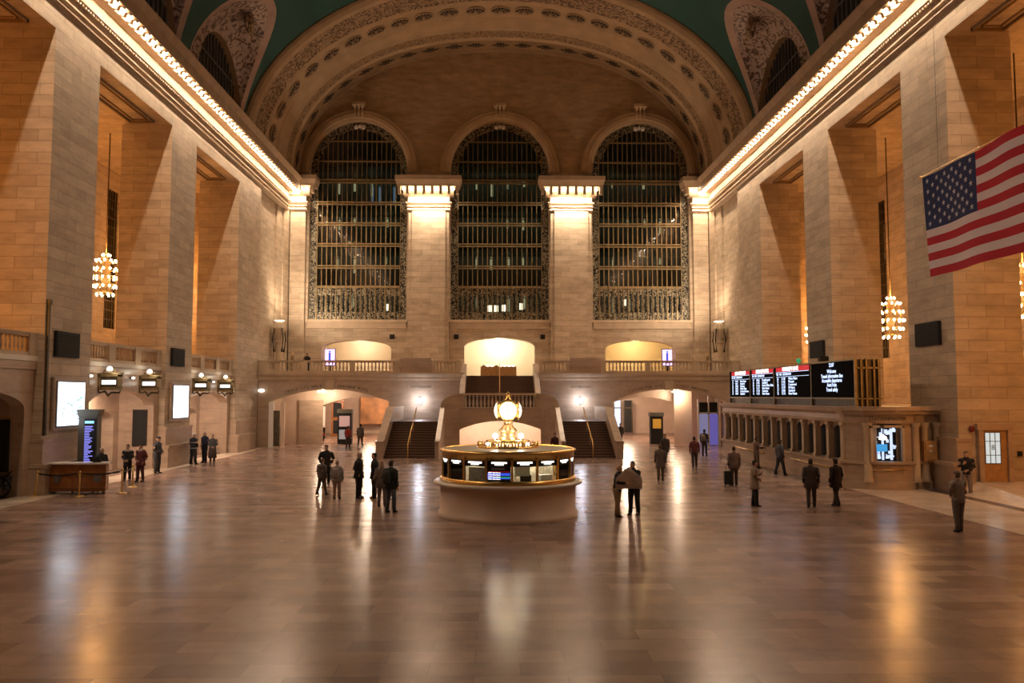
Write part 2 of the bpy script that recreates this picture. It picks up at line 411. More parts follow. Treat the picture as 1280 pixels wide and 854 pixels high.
# ---- cornices
prof = [(-0.3, 19.70), (0.02, 19.70), (0.12, 19.80), (0.12, 19.86), (0.04, 19.90), (0.05, 20.04), (0.16, 20.08), (0.16, 20.16), (0.04, 20.18), (0.06, 20.22), (0.30, 20.56), (0.30, 20.62),
        (0.05, 20.64), (0.05, 21.34), (0.16, 21.37), (0.46, 21.39), (0.48, 21.43), (0.48, 21.85), (1.00, 21.85), (1.00, 21.46), (1.07, 21.46), (1.08, 21.9), (1.08, 22.02), (1.14, 22.12), (1.28, 22.40), (1.28, 22.48), (-0.3, 22.48)]
def bracket(mb, o0, o1, z0, z1, P, th=0.115, sway=0.15):
    """scroll bracket: swaying in plan, hanging lowest at its front"""
    vs = []; n = 10
    for k in range(n + 1):
        t_ = k / n; o = o0 + (o1 - o0) * t_; yo = sway * math.sin(2 * PI * t_); zb = z0 + (z1 - z0) * 0.10 * (1 + math.cos(3 * PI * t_)) * 0.5
        vs += [P(o, yo - th, zb), P(o, yo + th, zb), P(o, yo + th, z1), P(o, yo - th, z1)]
    fs = [(k * 4 + a, (k + 1) * 4 + a, (k + 1) * 4 + (a + 1) % 4, k * 4 + (a + 1) % 4) for k in range(n) for a in range(4)] + [(0, 1, 2, 3), (n * 4, n * 4 + 3, n * 4 + 2, n * 4 + 1)]
    mb.add(vs, fs)
def bracket_poly(o0, o1, z0, z1):
    L = o1 - o0; H = z1 - z0; out = []
    for k in range(13):
        t_ = k / 12; out.append((o0 + L * t_, z0 + H * (0.22 * (1 - t_) + 0.40 * t_ + 0.24 * math.sin(2 * PI * t_))))
    return out + [(o1, z1), (o0, z1)]
for sx in (-1, 1):
    mb = MB().prism(prof, lambda p, q, t: (sx * (WX - p), t, q), -14, YW - 1.2)
    y = 24.6 - 0.67 * 30
    while y < YW - 1.9:
        bracket(mb, 0.46, 0.995, 21.38, 21.845, lambda o_, d_, z_: (sx * (WX - o_), y + 0.13 + d_, z_))
        y += 0.67
    # dentil row under the bright frieze
    y = 24.0
    while y < YW - 1.5:
        mb.box(*sorted((sx * (WX - 0.16), sx * (WX - 0.27))), y, y + 0.1, 20.40, 20.55); y += 0.22
    struct('trim_5', mb, M['cornice'], 'projecting %s wall cornice with scroll brackets and moulded bands' % side_name[sx], 'cornice')
    # attic fascia standing above the cornice
    mb = MB().box(*sorted((sx * (WX - 0.2), sx * (WX + 0.5))), -14, 59.5, 22.48, 22.95)
    struct('trim_6', mb, M['arch'], 'plain attic course above the %s cornice' % side_name[sx], 'attic course')

# ---- side passages behind the piers
for sx in (-1, 1):
    nm = side_name[sx]
    xi, xo = WX + PD, 26.0
    far = MB()
    sl = (53.4, 55.0) if sx < 0 else (53.9, 55.6)
    sz = (8.3, 17.6) if sx < 0 else (6.4, 17.2)
    arch_wall(far, -14, 66, 0, 19.3, [((sl[0] + sl[1]) / 2, (sl[1] - sl[0]) / 2, sz[0], sz[1], 0.001, 'e')], sx * xo, sx * (xo + 0.6), Xplane)
    struct('wall_%s_passage' % nm, far, M['stone'], 'orange lit back wall of the %s side passage' % nm, 'wall')
    struct('ceiling_%s_passage' % nm, MB().box(*sorted((sx * xi, sx * (xo + 0.6))), -14, 66, 18.9, 19.2), M['stone'], 'stone ceiling of the %s side passage' % nm, 'ceiling')
    struct('wall_%s_passage_end' % nm, MB().box(*sorted((sx * (WX + 0.06), sx * xo)), 59.9, 60.3, 0 if sx < 0 else 0, 19), M['stone'], 'end wall of the %s side passage' % nm, 'wall')
    zf = 5.2
    if sx < 0:
        struct('floor_left_gallery', MB().box(-xo, -WX - 0.25, -14, 60, zf - 0.3, zf), M['marble'], 'upper gallery floor behind the left balustrades', 'floor')
    else:
        struct('floor_right_gallery', MB().box(WX + 0.4, xo, 33.5, 60, 3.2, 3.4), M['marble'], 'upper floor behind the ticket office', 'floor')
    # slit window with bronze grille
    g = MB(); ya, yb = sl; x = sx * (xo + 0.1)
    for k in range(6):
        yy = ya + (yb - ya) * k / 5; g.box(*sorted((x, x + sx * 0.08)), yy - 0.04, yy + 0.04, sz[0], sz[1])
    z = sz[0]
    while z <= sz[1] + 0.01:
        g.box(*sorted((x, x + sx * 0.06)), ya, yb, z - 0.035, z + 0.035); z += (sz[1] - sz[0]) / 15
    wn = struct('window_%d' % (4 if sx < 0 else 5), g, M['bronze_dk'], 'tall narrow bronze grille window in the %s passage wall' % nm, 'window')
    MB().box(*sorted((sx * (xo + 0.3), sx * (xo + 0.34))), ya, yb, sz[0], sz[1]).build('pane', M['black'], wn)
    if sx > 0:
        MB().box(sx * (xo + 0.26), sx * (xo + 0.29), ya + 0.1, ya + 0.75, 13.2, 15.6).build('lit_pane', M['white'], wn)

struct('wall_right_passage_front', MB().box(20.9, 26.1, 32.42, 32.9, 0, 5.4), M['stone'], 'low stone wall right of the wooden door', 'wall')
# ---- left gallery fronts: lower wall with arches, balustrade plinth
bays = [(24.25, 32.4), (36.1, 44.3), (47.95, 56.1)]
for i, (a, b) in enumerate(bays):
    c = (a + b) / 2; hw = (b - a) / 2 - 0.55
    mb = MB()
    arch_wall(mb, a, b, 0, 5.45, [(c, hw, 0, 3.35, 0.75, 'e')], -WX - 0.35, -WX - 0.9, Xplane)
    wl = struct('wall_left_gallery', mb, M['marble'], ['marble wall under the nearest left balustrade with a dark archway', 'marble wall under the middle left balustrade with an arched alcove', 'marble wall under the farthest left balustrade with an arched alcove'][i], 'wall')
    # string course
    MB().box(-WX - 0.36, -WX - 0.22, a, b, 5.22, 5.42).box(-WX - 0.36, -WX - 0.27, a, b, 4.95, 5.05).build('string_course', M['offwhite'], wl)
    # alcove interior
    al = MB()
    xa, xb = -WX - 0.9, -20.4
    al.add([(xa, a + 0.5, 0), (xb, a + 0.5, 0), (xb, a + 0.5, 4.3), (xa, a + 0.5, 4.3)], [(0, 1, 2, 3)])
    al.add([(xa, b - 0.5, 0), (xb, b - 0.5, 0), (xb, b - 0.5, 4.3), (xa, b - 0.5, 4.3)], [(0, 1, 2, 3)])
    al.box(xb - 1.2, xa, a + 0.5, b - 0.5, 4.1, 4.3)
    dc, dh = (c + 1.4, 1.6)
    arch_wall(al, a + 0.5, b - 0.5, 0, 4.3, [(dc, dh, 0, 2.6, 0.5, 'e')], xb, xb - 1.2, Xplane)
    struct('wall_left_alcove', al, M['marble'], 'marble lining of the left track alcove, %s' % ['nearest', 'middle', 'farthest'][i], 'alcove')
    dr = MB().box(xb - 1.4, xb - 1.25, dc - dh - 0.1, dc + dh + 0.1, 0, 3.4)
    d = struct('door_%d' % (i + 1), dr, M['bronze_dk'], 'closed doorway inside the %s left alcove' % ['nearest', 'middle', 'farthest'][i], 'door')
    f = MB().box(xb - 1.24, xb - 1.16, dc - 0.06, dc + 0.06, 0, 2.7).box(xb - 1.24, xb - 1.16, dc - dh, dc + dh, 2.55, 2.7)
    f.build('door_frame', M['bronze_dk'], d)
text_mesh('inscription', 'WEST', 0.42, (-WX - 0.345, 29.3, 4.25), ROT_L, M['rosdark']).name = 'inscription'
bpy.data.objects['inscription'].parent = bpy.data.objects['wall_left_gallery']

# balusters
def baluster_mb(h=0.62, r=0.075, n=8):
    return MB().lathe([(r * 0.9, 0), (r * 0.9, 0.06 * h), (r * 0.5, 0.1 * h), (r, 0.3 * h), (r * 0.95, 0.42 * h), (r * 0.42, 0.78 * h), (r * 0.5, 0.86 * h), (r * 0.85, 0.9 * h), (r * 0.85, h)], n=n)
_bal = {}
def balustrade(p0, p1, z0, h, label, posts=(), group=None, spacing=0.27, mat='trimstone', endpost=True, label_len=None, post_w=0.45):
    """straight run from p0 to p1 (xy), rail top at z0+h"""
    p0 = Vector((p0[0], p0[1], 0)); p1 = Vector((p1[0], p1[1], 0)); L = (p1 - p0).length; ang = math.atan2(p1.y - p0.y, p1.x - p0.x)
    root = empty('balustrade', (p0.x, p0.y, z0), ang, label=label, cat='balustrade', group=group)
    MB().box(0, L, -0.16, 0.16, 0, h * 0.16).build('bottom_rail', M[mat], root)
    MB().box(0, L, -0.15, 0.15, h * 0.83, h * 0.93).box(0, L, -0.20, 0.20, h * 0.93, h).build('top_rail', M[mat], root)
    occ = [(a * L - post_w / 2 * w_, a * L + post_w / 2 * w_) for a, w_ in posts]
    for a, b in occ:
        MB().box(max(0, a), min(L, b), -0.19, 0.19, 0.0, h * 0.97).build('post', M[mat], root)
    hb = h * 0.67; key = (round(hb, 3), mat)
    if key not in _bal: _bal[key] = None
    x = spacing / 2; cnt = 0
    xs = []
    while x < L:
        if not any(a - 0.06 < x < b + 0.06 for a, b in occ): xs.append(x)
        x += spacing
    for k, x in enumerate(xs[:98]):
        if _bal[key] is None:
            o = baluster_mb(hb).build('baluster', M[mat], root); _bal[key] = o
        else:
            o = _bal[key].copy(); COL.objects.link(o); o.parent = root
        o.location = (x, 0, h * 0.16)
    return root
for i, (a, b) in enumerate(bays):
    balustrade((-WX - 0.45, a), (-WX - 0.45, b), 5.42, 0.92, ['stone balustrade of the nearest left gallery opening', 'stone balustrade of the middle left gallery opening above the alcove', 'stone balustrade of the farthest left gallery opening'][i],
               posts=((0.03, 1.2), (0.32, 1.4), (0.66, 1.4), (0.97, 1.2)))

# ---- end: balcony front wall
PA = (-12.85, 4.45, 0, 3.45, 0.9, 'p'); PB_ = (12.75, 4.3, 0, 3.45, 0.9, 'p')
mb = MB(); arch_wall(mb, -19.2, -3.0, 0, 5.45, [PA], YB, YB + 0.7, Yplane)
arch_wall(mb, 3.0, 19.2, 0, 5.45, [PB_], YB, YB + 0.7, Yplane)
wb = struct('wall_balcony', mb, M['marble'], 'marble front wall of the far balcony with two wide segmental arches', 'wall')
t = MB()
for x0, x1 in ((-19.2, -2.75), (2.75, 19.2)):
    t.prism([(0, 5.0), (0.06, 5.0), (0.10, 5.12), (0.10, 5.3), (0.2, 5.36), (0.24, 5.5), (0.24, 5.58), (0, 5.58)], lambda p, q, s: (s, YB - p, q), x0, x1)
struct('trim_7', t, M['trimstone'], 'moulded string course along the far balcony', 'moulding')
# keystones, inscriptions
for cx in (-12.85, 12.75):
    MB().prism([(-0.28, 4.3), (0.28, 4.3), (0.36, 5.0), (-0.36, 5.0)], lambda p, q, s: (cx + p, s, q), YB - 0.1, YB + 0.1).build('keystone', M['trimstone'], wb)
def arc_text(s, x0, x1, arch, lift, size):
    n = len(s)
    for k, ch in enumerate(s):
        if ch == ' ': continue
        x = x0 + (x1 - x0) * (k + 0.5) / n; t_ = (x - arch[0]) / arch[1]
        z = arch[3] + arch[4] * (1 - t_ * t_) + lift; sl = -2 * arch[4] * t_ / arch[1]
        o = text_mesh('inscription_letter', ch, size, (x, YB - 0.006, z), (PI / 2, -math.atan(sl) * 1.0, 0), M['rosdark'], wb)
arc_text('TRACK·112·WALK', -16.2, -13.4, PA, 0.26, 0.30)
arc_text('GRAYBAR BLDG.', -12.3, -9.8, PA, 0.26, 0.30)
arc_text('LEXINGTON AVE', 9.7, 12.3, PB_, 0.26, 0.30)
arc_text('TICKET MACHINES', 13.3, 15.8, PB_, 0.26, 0.30)
text_mesh('inscription', 'EAST BALCONY', 0.22, (-6.0, YB - 0.006, 4.52), ROT_Y, M['rosdark'], wb)
text_mesh('inscription', 'EAST BALCONY', 0.22, (6.1, YB - 0.006, 4.52), ROT_Y, M['rosdark'], wb)
struct('floor_balcony', MB().box(-19.2, -2.7, YB + 0.02, YW + 6, 5.1, 5.4).box(2.7, 19.2, YB + 0.02, YW + 6, 5.1, 5.4).box(-2.7, 2.7, 63.2, YW + 6, 5.1, 5.4), M['marble'], 'floor of the far balcony', 'floor')
balustrade((-18.5, YB + 0.15), (-7.6, YB + 0.15), 5.58, 0.95, 'long stone balustrade on the left half of the far balcony', posts=((0.02, 3.2), (0.34, 0.8), (0.67, 0.8), (0.985, 1)))
balustrade((-5.2, YB + 0.15), (-3.05, YB + 0.15), 5.58, 0.95, 'short stone balustrade just left of the upper stair flight', posts=((0.0, 1.2), (1.0, 0.8)))
balustrade((2.95, YB + 0.15), (5.2, YB + 0.15), 5.58, 0.95, 'short stone balustrade just right of the upper stair flight', posts=((0.0, 0.8), (1.0, 1.2)))
balustrade((7.6, YB + 0.15), (18.5, YB + 0.15), 5.58, 0.95, 'long stone balustrade on the right half of the far balcony', posts=((0.015, 1), (0.33, 0.8), (0.66, 0.8), (0.98, 3.2)))
for sx in (-1, 1):
    MB().box(*sorted((sx * 7.6, sx * 5.2)), YB - 0.05, YB + 0.35, 5.58, 6.72).build('pedestal', M['marble'], None, label='solid marble pedestal block between balustrades, %s of the upper stair' % side_name[sx], cat='pedestal')

# ---- window wall
WIN = [(-12.4, 4.25), (-0.03, 4.3), (12.35, 4.25)]
mb = MB()
arch_wall(mb, -18.6, 18.6, 10.35, 23.5, [(c, hw, 10.35, 23.5, 0.0, 'n') for c, hw in WIN], YW, YW + 1.1, Yplane)
def tymp(u):
    t = min(1, abs(u) / 17.62); return 22.5 + 11.9 * max(0.0, 1 - t ** 2.25) ** (1 / 2.25)
mb2 = MB(); arch_wall(mb2, -17.6, 17.6, 23.5, lambda u: max(23.5, tymp(u)), [(c, hw, 23.5, 23.72, 4.28, 'e') for c, hw in WIN], YW, YW + 1.1, Yplane, 28, 40)
mb3 = MB(); arch_wall(mb3, -18.6, 18.6, 5.4, 10.35, [(-12.4, 3.0, 5.4, 7.9, 0.75, 'e'), (-0.05, 3.05, 5.4, 8.1, 0.75, 'e'), (12.2, 3.05, 5.4, 7.9, 0.75, 'e')], YW, YW + 1.1, Yplane)
struct('wall_far', mb, M['stone'], 'limestone end wall around the three tall arched windows', 'wall')
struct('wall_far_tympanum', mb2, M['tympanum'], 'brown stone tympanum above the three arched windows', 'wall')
struct('wall_far_base', mb3, M['stone'], 'limestone base wall below the tall windows with three low arched niches', 'wall')
# pilasters with moulded edges
for k, (x0, x1) in enumerate(((-18.15, -16.85), (-7.95, -4.45), (4.4, 7.95), (16.85, 18.15))):
    p = MB().box(x0, x1, YW - 0.45, YW + 0.1, 5.4, 20.1)
    if k in (1, 2): p.box(x0 + 0.3, x1 - 0.3, YW - 0.55, YW - 0.4, 5.4, 20.1)
    pl = struct('wall_far_pilaster', p, M['stone'], ['left corner pilaster', 'broad pilaster left of the centre window', 'broad pilaster right of the centre window', 'right corner pilaster'][k] + ' of lit limestone', 'pilaster')
    # capital: same bands as the cornice, turned to face the hall
    e = MB(); cx = (x0 + x1) / 2; h = (x1 - x0) / 2
    corner = k in (0, 3)
    def ring(o0, z0, o1, z1):
        ex0 = 0 if k == 0 else 1; ex1 = 0 if k == 3 else 1
        vs = []
        for o, z in ((o0, z0), (o1, z1)):
            vs += [(x0 - o * ex0 - (0.4 if k == 0 else 0), YW, z), (x0 - o * ex0 - (0.4 if k == 0 else 0), YW - 0.5 - o, z), (x1 + o * ex1 + (0.4 if k == 3 else 0), YW - 0.5 - o, z), (x1 + o * ex1 + (0.4 if k == 3 else 0), YW, z)]
        e.add(vs, [(0, 1, 5, 4), (1, 2, 6, 5), (2, 3, 7, 6)])
    pf = [(0.0, 19.9), (0.1, 19.95), (0.1, 20.05), (0.03, 20.1), (0.03, 20.2), (0.14, 20.24), (0.14, 20.3), (0.04, 20.34), (0.25, 20.56), (0.25, 20.62), (0.04, 20.64), (0.04, 21.12), (0.2, 21.16), (0.42, 21.18), (0.42, 21.85), (0.92, 21.85), (0.94, 22.0), (1.1, 22.4), (1.1, 22.5)]
    for (o0, z0), (o1, z1) in zip(pf, pf[1:]): ring(o0, z0 , o1, z1)
    o = 1.1; e.box(x0 - (o if k != 0 else 0.4), x1 + (o if k != 3 else 0.4), YW - 0.5 - o, YW, 22.48, 22.75)
    nb = 7 if not corner else 2
    xa, xb = (x0 - 0.75, x1 + 0.75) if not corner else ((x0 - 0.1, x1 + 0.75) if k == 0 else (x0 - 0.75, x1 + 0.1))
    for j in range(nb + 1):
        x = xa + (xb - xa) * j / nb
        bracket(e, 0.38, 0.91, 21.18, 21.845, lambda o_, d_, z_: (x + d_, YW - 0.5 - o_, z_), 0.12, 0.0)
    struct('trim_8', e, M['trimstone'], 'bracketed capital on the ' + ['left corner pilaster', 'pilaster left of the centre window', 'pilaster right of the centre window', 'right corner pilaster'][k], 'capital')
# sills and archivolts
for k, (c, hw) in enumerate(WIN):
    s_ = MB().box(c - hw - 0.15, c + hw + 0.15, YW - 0.25, YW + 1.0, 10.2, 10.42).box(c - hw, c + hw, YW - 0.14, YW + 0.2, 9.78, 10.2).box(c - hw - 0.1, c + hw + 0.1, YW - 0.2, YW, 9.66, 9.78)
    struct('trim_9', s_, M['trimstone'], 'moulded stone sill under the %s tall window' % ['left', 'centre', 'right'][k], 'sill')
    a_ = MB(); n = 36
    P = [(0.0, 0.0), (0.0, -0.16), (0.18, -0.20), (0.22, -0.30), (0.55, -0.32), (0.60, -0.24), (0.85, -0.26), (0.92, -0.16), (1.02, 0.0)]
    vs = []
    for j in range(n + 1):
        t_ = PI * j / n
        for o, d in P: vs.append((c - (hw + o) * math.cos(t_), YW + d, 23.4 + (4.6 + o) * math.sin(t_) - 0.0))
    m_ = len(P); a_.add(vs, [(j * m_ + i, j * m_ + i + 1, (j + 1) * m_ + i + 1, (j + 1) * m_ + i) for j in range(n) for i in range(m_ - 1)])
    # keystone console
    a_.box(c - 0.55, c + 0.55, YW - 0.62, YW, 29.25, 29.5)
    for q in (-0.42, -0.1, 0.22): a_.prism([(0, 28.1), (0.34, 28.2), (0.42, 28.6), (0.36, 29.0), (0.52, 29.25), (0, 29.25)], lambda p_, q_, t_: (t_, YW - p_, q_), c + q, c + q + 0.2)
    struct('trim_10', a_, M['arch'], 'moulded arch and keystone over the %s tall window' % ['left', 'centre', 'right'][k], 'arch moulding')
    # window grille
    root = empty('window_%d' % (k + 1), (c, YW + 0.55, 10.4)); tag(root, 'tall arched bronze grille window, %s of the three' % ['left', 'centre', 'right'][k], 'window', kind='structure')
    fr = MB(); inner = hw - 0.62; sp = 13.0
    def top_at(x, r_): return sp + r_ * 1.08 * math.sqrt(max(0, 1 - (x / r_) ** 2))
    nm_ = 17
    for j in range(nm_ + 1):
        x = -inner + 2 * inner * j / nm_; thick = 0.030 if j % 2 else 0.042
        fr.box(x - thick, x + thick, -0.10, 0.06, 0, top_at(x, hw - 0.1) - (0.4 if abs(x) < inner - .1 else 0))
    for z, th in ((2.95, 0.10), (4.6, 0.055), (4.8, 0.055), (6.55, 0.055), (6.75, 0.055), (8.4, 0.055), (8.6, 0.055), (10.25, 0.055), (10.45, 0.055), (12.2, 0.07), (12.45, 0.07), (14.1, 0.06), (15.9, 0.05)):
        x1_ = inner if z < sp else math.sqrt(max(0.01, 1 - ((z - sp) / ((hw - 0.2) * 1.08)) ** 2)) * (hw - 0.3)
        fr.box(-x1_, x1_, -0.14, 0.04, z - th, z + th)
    fr.build('mullions', M['bronze'], root)
    bd = MB(); bd.box(-hw, -inner - 0.03, -0.05, 0.05, 0, sp).box(inner + 0.03, hw, -0.05, 0.05, 0, sp)
    n = 30; vs = []
    for j in range(n + 1):
        t_ = PI * j / n
        for r_, d in ((hw + 0.02, -0.05), (hw - 0.62, -0.05)): vs.append((-r_ * math.cos(t_), d, sp + r_ * 1.08 * math.sin(t_)))
    bd.add(vs, [(2 * j, 2 * j + 1, 2 * j + 3, 2 * j + 2) for j in range(n)])
    bd.build('scroll_border', M['grille'], root)
    pn = MB().box(-inner, inner, -0.02, 0.02, 0.0, 0.75).box(-inner, inner, -0.02, 0.02, 2.2, 2.9)
    for j in range(nm_ * 2):
        x = -inner + 2 * inner * (j + 0.5) / (nm_ * 2); pn.box(x - 0.03, x + 0.03, -0.04, 0.02, 0.75, 2.2)
    pn.build('lower_panel', M['grille'], root)
    gl = MB(); gl.add([(-hw, 0.12, 0), (hw, 0.12, 0), (hw, 0.12, sp), (-hw, 0.12, sp)], [(0, 1, 2, 3)])
    vs = [(-hw * math.cos(PI * j / n), 0.12, sp + hw * 1.08 * math.sin(PI * j / n)) for j in range(n + 1)]
    gl.add(vs, [tuple(range(n + 1))])
    gl.build('pane', M['glass'], root)
    ca = MB().sphere((-0.32, -0.2, sp + hw * 1.08 - 0.45), 0.2, 8, 1, 1, 0.5).sphere((0.32, -0.2, sp + hw * 1.08 - 0.45), 0.2, 8, 1, 1, 0.5).sphere((0, -0.2, sp + hw * 1.08 - 0.38), 0.14, 8, 1.4, 1, 0.5); ca.build('carved_crest', M['white'], root)

# glazed corridor behind the windows: dark second wall with a few distant lit panes
mb = MB(); arch_wall(mb, -18, 18, 10, 29, [], YW + 5.5, YW + 5.9, Yplane)
for z in (13.35, 17.05, 20.75, 24.4): mb.box(-18, 18, YW + 1.3, YW + 5.5, z - 0.12, z + 0.12)
struct('wall_glazed_corridor', mb, plain('dark_green_corridor', (0.035, 0.042, 0.035), 0.5), 'dark corridor wall behind the tall windows', 'wall')
for z in (13.0, 16.7, 20.4, 24.0):
    area('corridor_fill', (0, YW + 3.4, z), (0, 1, 0.1), 34, 0.1, 42, (0.85, 0.95, 0.62))  # added greenish fill, no fixture, lightens the corridor behind the glass
lampc = [None]
for k, (c, hw) in enumerate(WIN):
    for z in (13.1, 16.8, 20.5, 24.1):
        for q in (-2.2, -0.7, 0.8, 2.3):
            if random.random() < 0.12: continue
            if lampc[0] is None:
                o = MB().box(-0.07, 0.07, -0.03, 0.03, -0.05, 0.05).box(-0.11, 0.11, -0.02, 0.02, -1.4, -0.2).build('corridor_lamp', M['farlit']); lampc[0] = o
            else:
                o = lampc[0].copy(); COL.objects.link(o)
            o.location = (c * 1.04 + q + random.uniform(-0.1, 0.1), YW + 5.3, z); o.scale = (random.uniform(.7, 1.1), 1, random.uniform(0.4, 1.1))
            tag(o, 'faint greenish lamp glowing behind the dark glass of the tall windows', 'lamp', 'faint lamps behind the tall windows')
far_rects = [(-0.9, 12.0, .42), (-0.3, 12.0, .42), (0.35, 12.05, .4), (-10.0, 12.1, .3), (1.9, 12.2, .3), (11.2, 12.6, .2), (-8.8, 17.6, .2)]
for x, z, s_ in far_rects:
    o = MB().box(-s_ / 2, s_ / 2, -0.02, 0.02, -0.3, 0.3).build('lit_office_pane', M['warm_white']); o.location = (x * 1.05, YW + 5.45, z)
    tag(o, 'small warm lit office window seen through the lower grille', 'lit window', 'lit office windows behind the grille')
for x in (-10.6, -9.9, -8.6):
    o = MB().box(-0.12, 0.12, -0.02, 0.02, -0.9, 0.9).build('lit_office_pane', M['farblue']); o.location = (x * 1.05 - 0.9, YW + 5.45, 22.6)
    tag(o, 'bluish lit strip high behind the left tall window', 'lit window', 'bluish strips behind the left window')

# niches behind low arches
for k, (cx, hw, mt, col, pw) in enumerate(((-12.4, 3.4, 'alcove', (1.0, 0.74, 0.52), 260), (-0.05, 3.4, 'alcove', (1.0, 0.90, 0.70), 520), (12.2, 3.4, 'alcove', (1.0, 0.68, 0.30), 260))):
    mb = MB(); y0, y1 = YW + 1.1, YW + 4.4
    mb.box(cx - hw, cx + hw, y1, y1 + 0.1, 5.4, 9.2).box(cx - hw - 0.1, cx - hw, y0, y1, 5.4, 9.2).box(cx + hw, cx + hw + 0.1, y0, y1, 5.4, 9.2).box(cx - hw, cx + hw, y0, y1, 9.2, 9.3)
    struct('wall_niche', mb, M[mt], ['pink tinted lit niche behind the left low arch', 'bright lit niche behind the centre low arch', 'amber lit niche behind the right low arch'][k], 'niche')
    point('niche_lamp', (cx, YW + 2.4, 8.6), pw, col, 0.25)

# ---- big end arch (soffit of nested mouldings)
def arch_pt(Y, t, inset=0.0):
    s = (Y - 59) / 11.3; a = 19.2 - 1.35 * s - inset; b = 13.2 - 0.95 * s - inset; n = 2 + 0.25 * s
    c_, s_ = math.cos(t), math.sin(t); e = 2 / n
    return (a * (abs(c_) ** e) * (1 if c_ >= 0 else -1), Y, 22.5 + b * (abs(s_) ** e))
def band(rings, name, mat, label, cat, n=96, kind='structure'):
    mb = MB(); m_ = len(rings); vs = []
    for j in range(n + 1):
        t = PI * j / n
        for Y, ins in rings: vs.append(arch_pt(Y, t, ins))
    mb.add(vs, [(j * m_ + i, j * m_ + i + 1, (j + 1) * m_ + i + 1, (j + 1) * m_ + i) for j in range(n) for i in range(m_ - 1)], False)
    return mb.build(name, mat, None, label=label, cat=cat, kind=kind)
band([(58.6, 0.1), (58.6, 0.42), (58.75, 0.58), (59.0, 0.66), (59.25, 0.66)], 'trim_11', plain('brown_roll', (0.33, 0.22, 0.12), 0.6, noise=0.15, scale=1), 'outer brown roll of the great arch against the teal vault', 'arch moulding')
band([(59.25, 0.66), (59.35, 0.56), (59.9, 0.58), (60.0, 0.5)], 'trim_11', M['arch'], 'plain fillet inside the outer roll of the great arch', 'arch moulding')
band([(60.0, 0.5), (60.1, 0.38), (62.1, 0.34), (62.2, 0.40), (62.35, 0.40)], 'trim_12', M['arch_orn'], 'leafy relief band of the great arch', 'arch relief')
band([(62.35, 0.40), (62.45, 0.24), (63.0, 0.22), (63.2, 0.2), (65.0, 0.2), (65.15, 0.32), (65.35, 0.32), (65.5, 0.22), (65.8, 0.30), (66.1, 0.45), (66.3, 0.45), (66.45, 0.38), (66.8, 0.40)], 'trim_13', M['arch'], 'plain band with rosettes and ribs of the great arch', 'arch band')
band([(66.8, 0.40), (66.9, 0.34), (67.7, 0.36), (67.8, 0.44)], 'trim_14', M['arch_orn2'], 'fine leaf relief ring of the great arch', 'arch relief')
band([(67.8, 0.44), (68.0, 0.5), (68.2, 0.5), (68.3, 0.40)], 'trim_15', M['arch'], 'thin bead of the great arch', 'arch moulding')
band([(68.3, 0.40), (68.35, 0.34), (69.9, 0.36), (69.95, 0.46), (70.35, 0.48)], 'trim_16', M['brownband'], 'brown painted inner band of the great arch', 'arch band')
# rosettes on arch: 23 medallions along the middle, flowers on the inner band
def arch_frame(Y, t, ins):
    p = Vector(arch_pt(Y, t, ins)); d = (Vector(arch_pt(Y, t + 0.01, ins)) - Vector(arch_pt(Y, t - 0.01, ins))).normalized()
    nrm = d.cross(Vector((0, 1, 0))).normalized()
    if nrm.z > 0: nrm = -nrm
    return p, d, nrm
def med(root, R, ry, petals=12):
    o = MB().lathe([(R * 1.0, 0.0), (R * 1.0, 0.09), (R * 0.93, 0.10), (R * 0.88, 0.03)], n=28, sy=ry); o.build('rim', M['arch'], root)
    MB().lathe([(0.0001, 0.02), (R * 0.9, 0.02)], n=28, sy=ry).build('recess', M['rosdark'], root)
    p = MB().sphere((0, 0, 0.05), R * 0.22, 10, 0.5, 1, ry)
    for k in range(petals):
        a = 2 * PI * k / petals; u = Vector((math.cos(a), math.sin(a) * ry, 0))
        p.tube([Vector((0, 0, 0.06)) + u * R * 0.3, Vector((0, 0, 0.08)) + u * R * 0.55, Vector((0, 0, 0.04)) + u * R * 0.78], [0.015, 0.038 * R / 0.6, 0.015], 5)
    p.build('petals', M['rospetal'], root)
proto = None
NR = 26
# equal arc-length spacing
def arc_params(Y, ins, n, t0, t1):
    ts = [t0 + (t1 - t0) * i / 400 for i in range(401)]; P = [Vector(arch_pt(Y, t, ins)) for t in ts]; L = [0]
    for a, b in zip(P, P[1:]): L.append(L[-1] + (b - a).length)
    out = []
    for k in range(n):
        s = L[-1] * k / (n - 1); i = next(i for i in range(401) if L[i] >= s - 1e-9); out.append(ts[i])
    return out
for j, t in enumerate(arc_params(64.1, 0.2, NR - 3, 0.16, PI - 0.16)):
    p, d, nn = arch_frame(64.1, t, 0.2)
    if proto is None:
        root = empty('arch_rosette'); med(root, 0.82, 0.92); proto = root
    else: root = copy_tree(proto)
    xa = d; ya = Vector((0, 1, 0)); za = nn
    if xa.cross(ya).dot(za) < 0: xa = -xa
    root.matrix_world = Matrix(((xa.x, ya.x, za.x, p.x), (xa.y, ya.y, za.y, p.y), (xa.z, ya.z, za.z, p.z), (0, 0, 0, 1)))
    tag(root, 'round dark rosette medallion on the plain band of the great arch', 'rosette', 'rosette medallions round the great arch')
fl = None
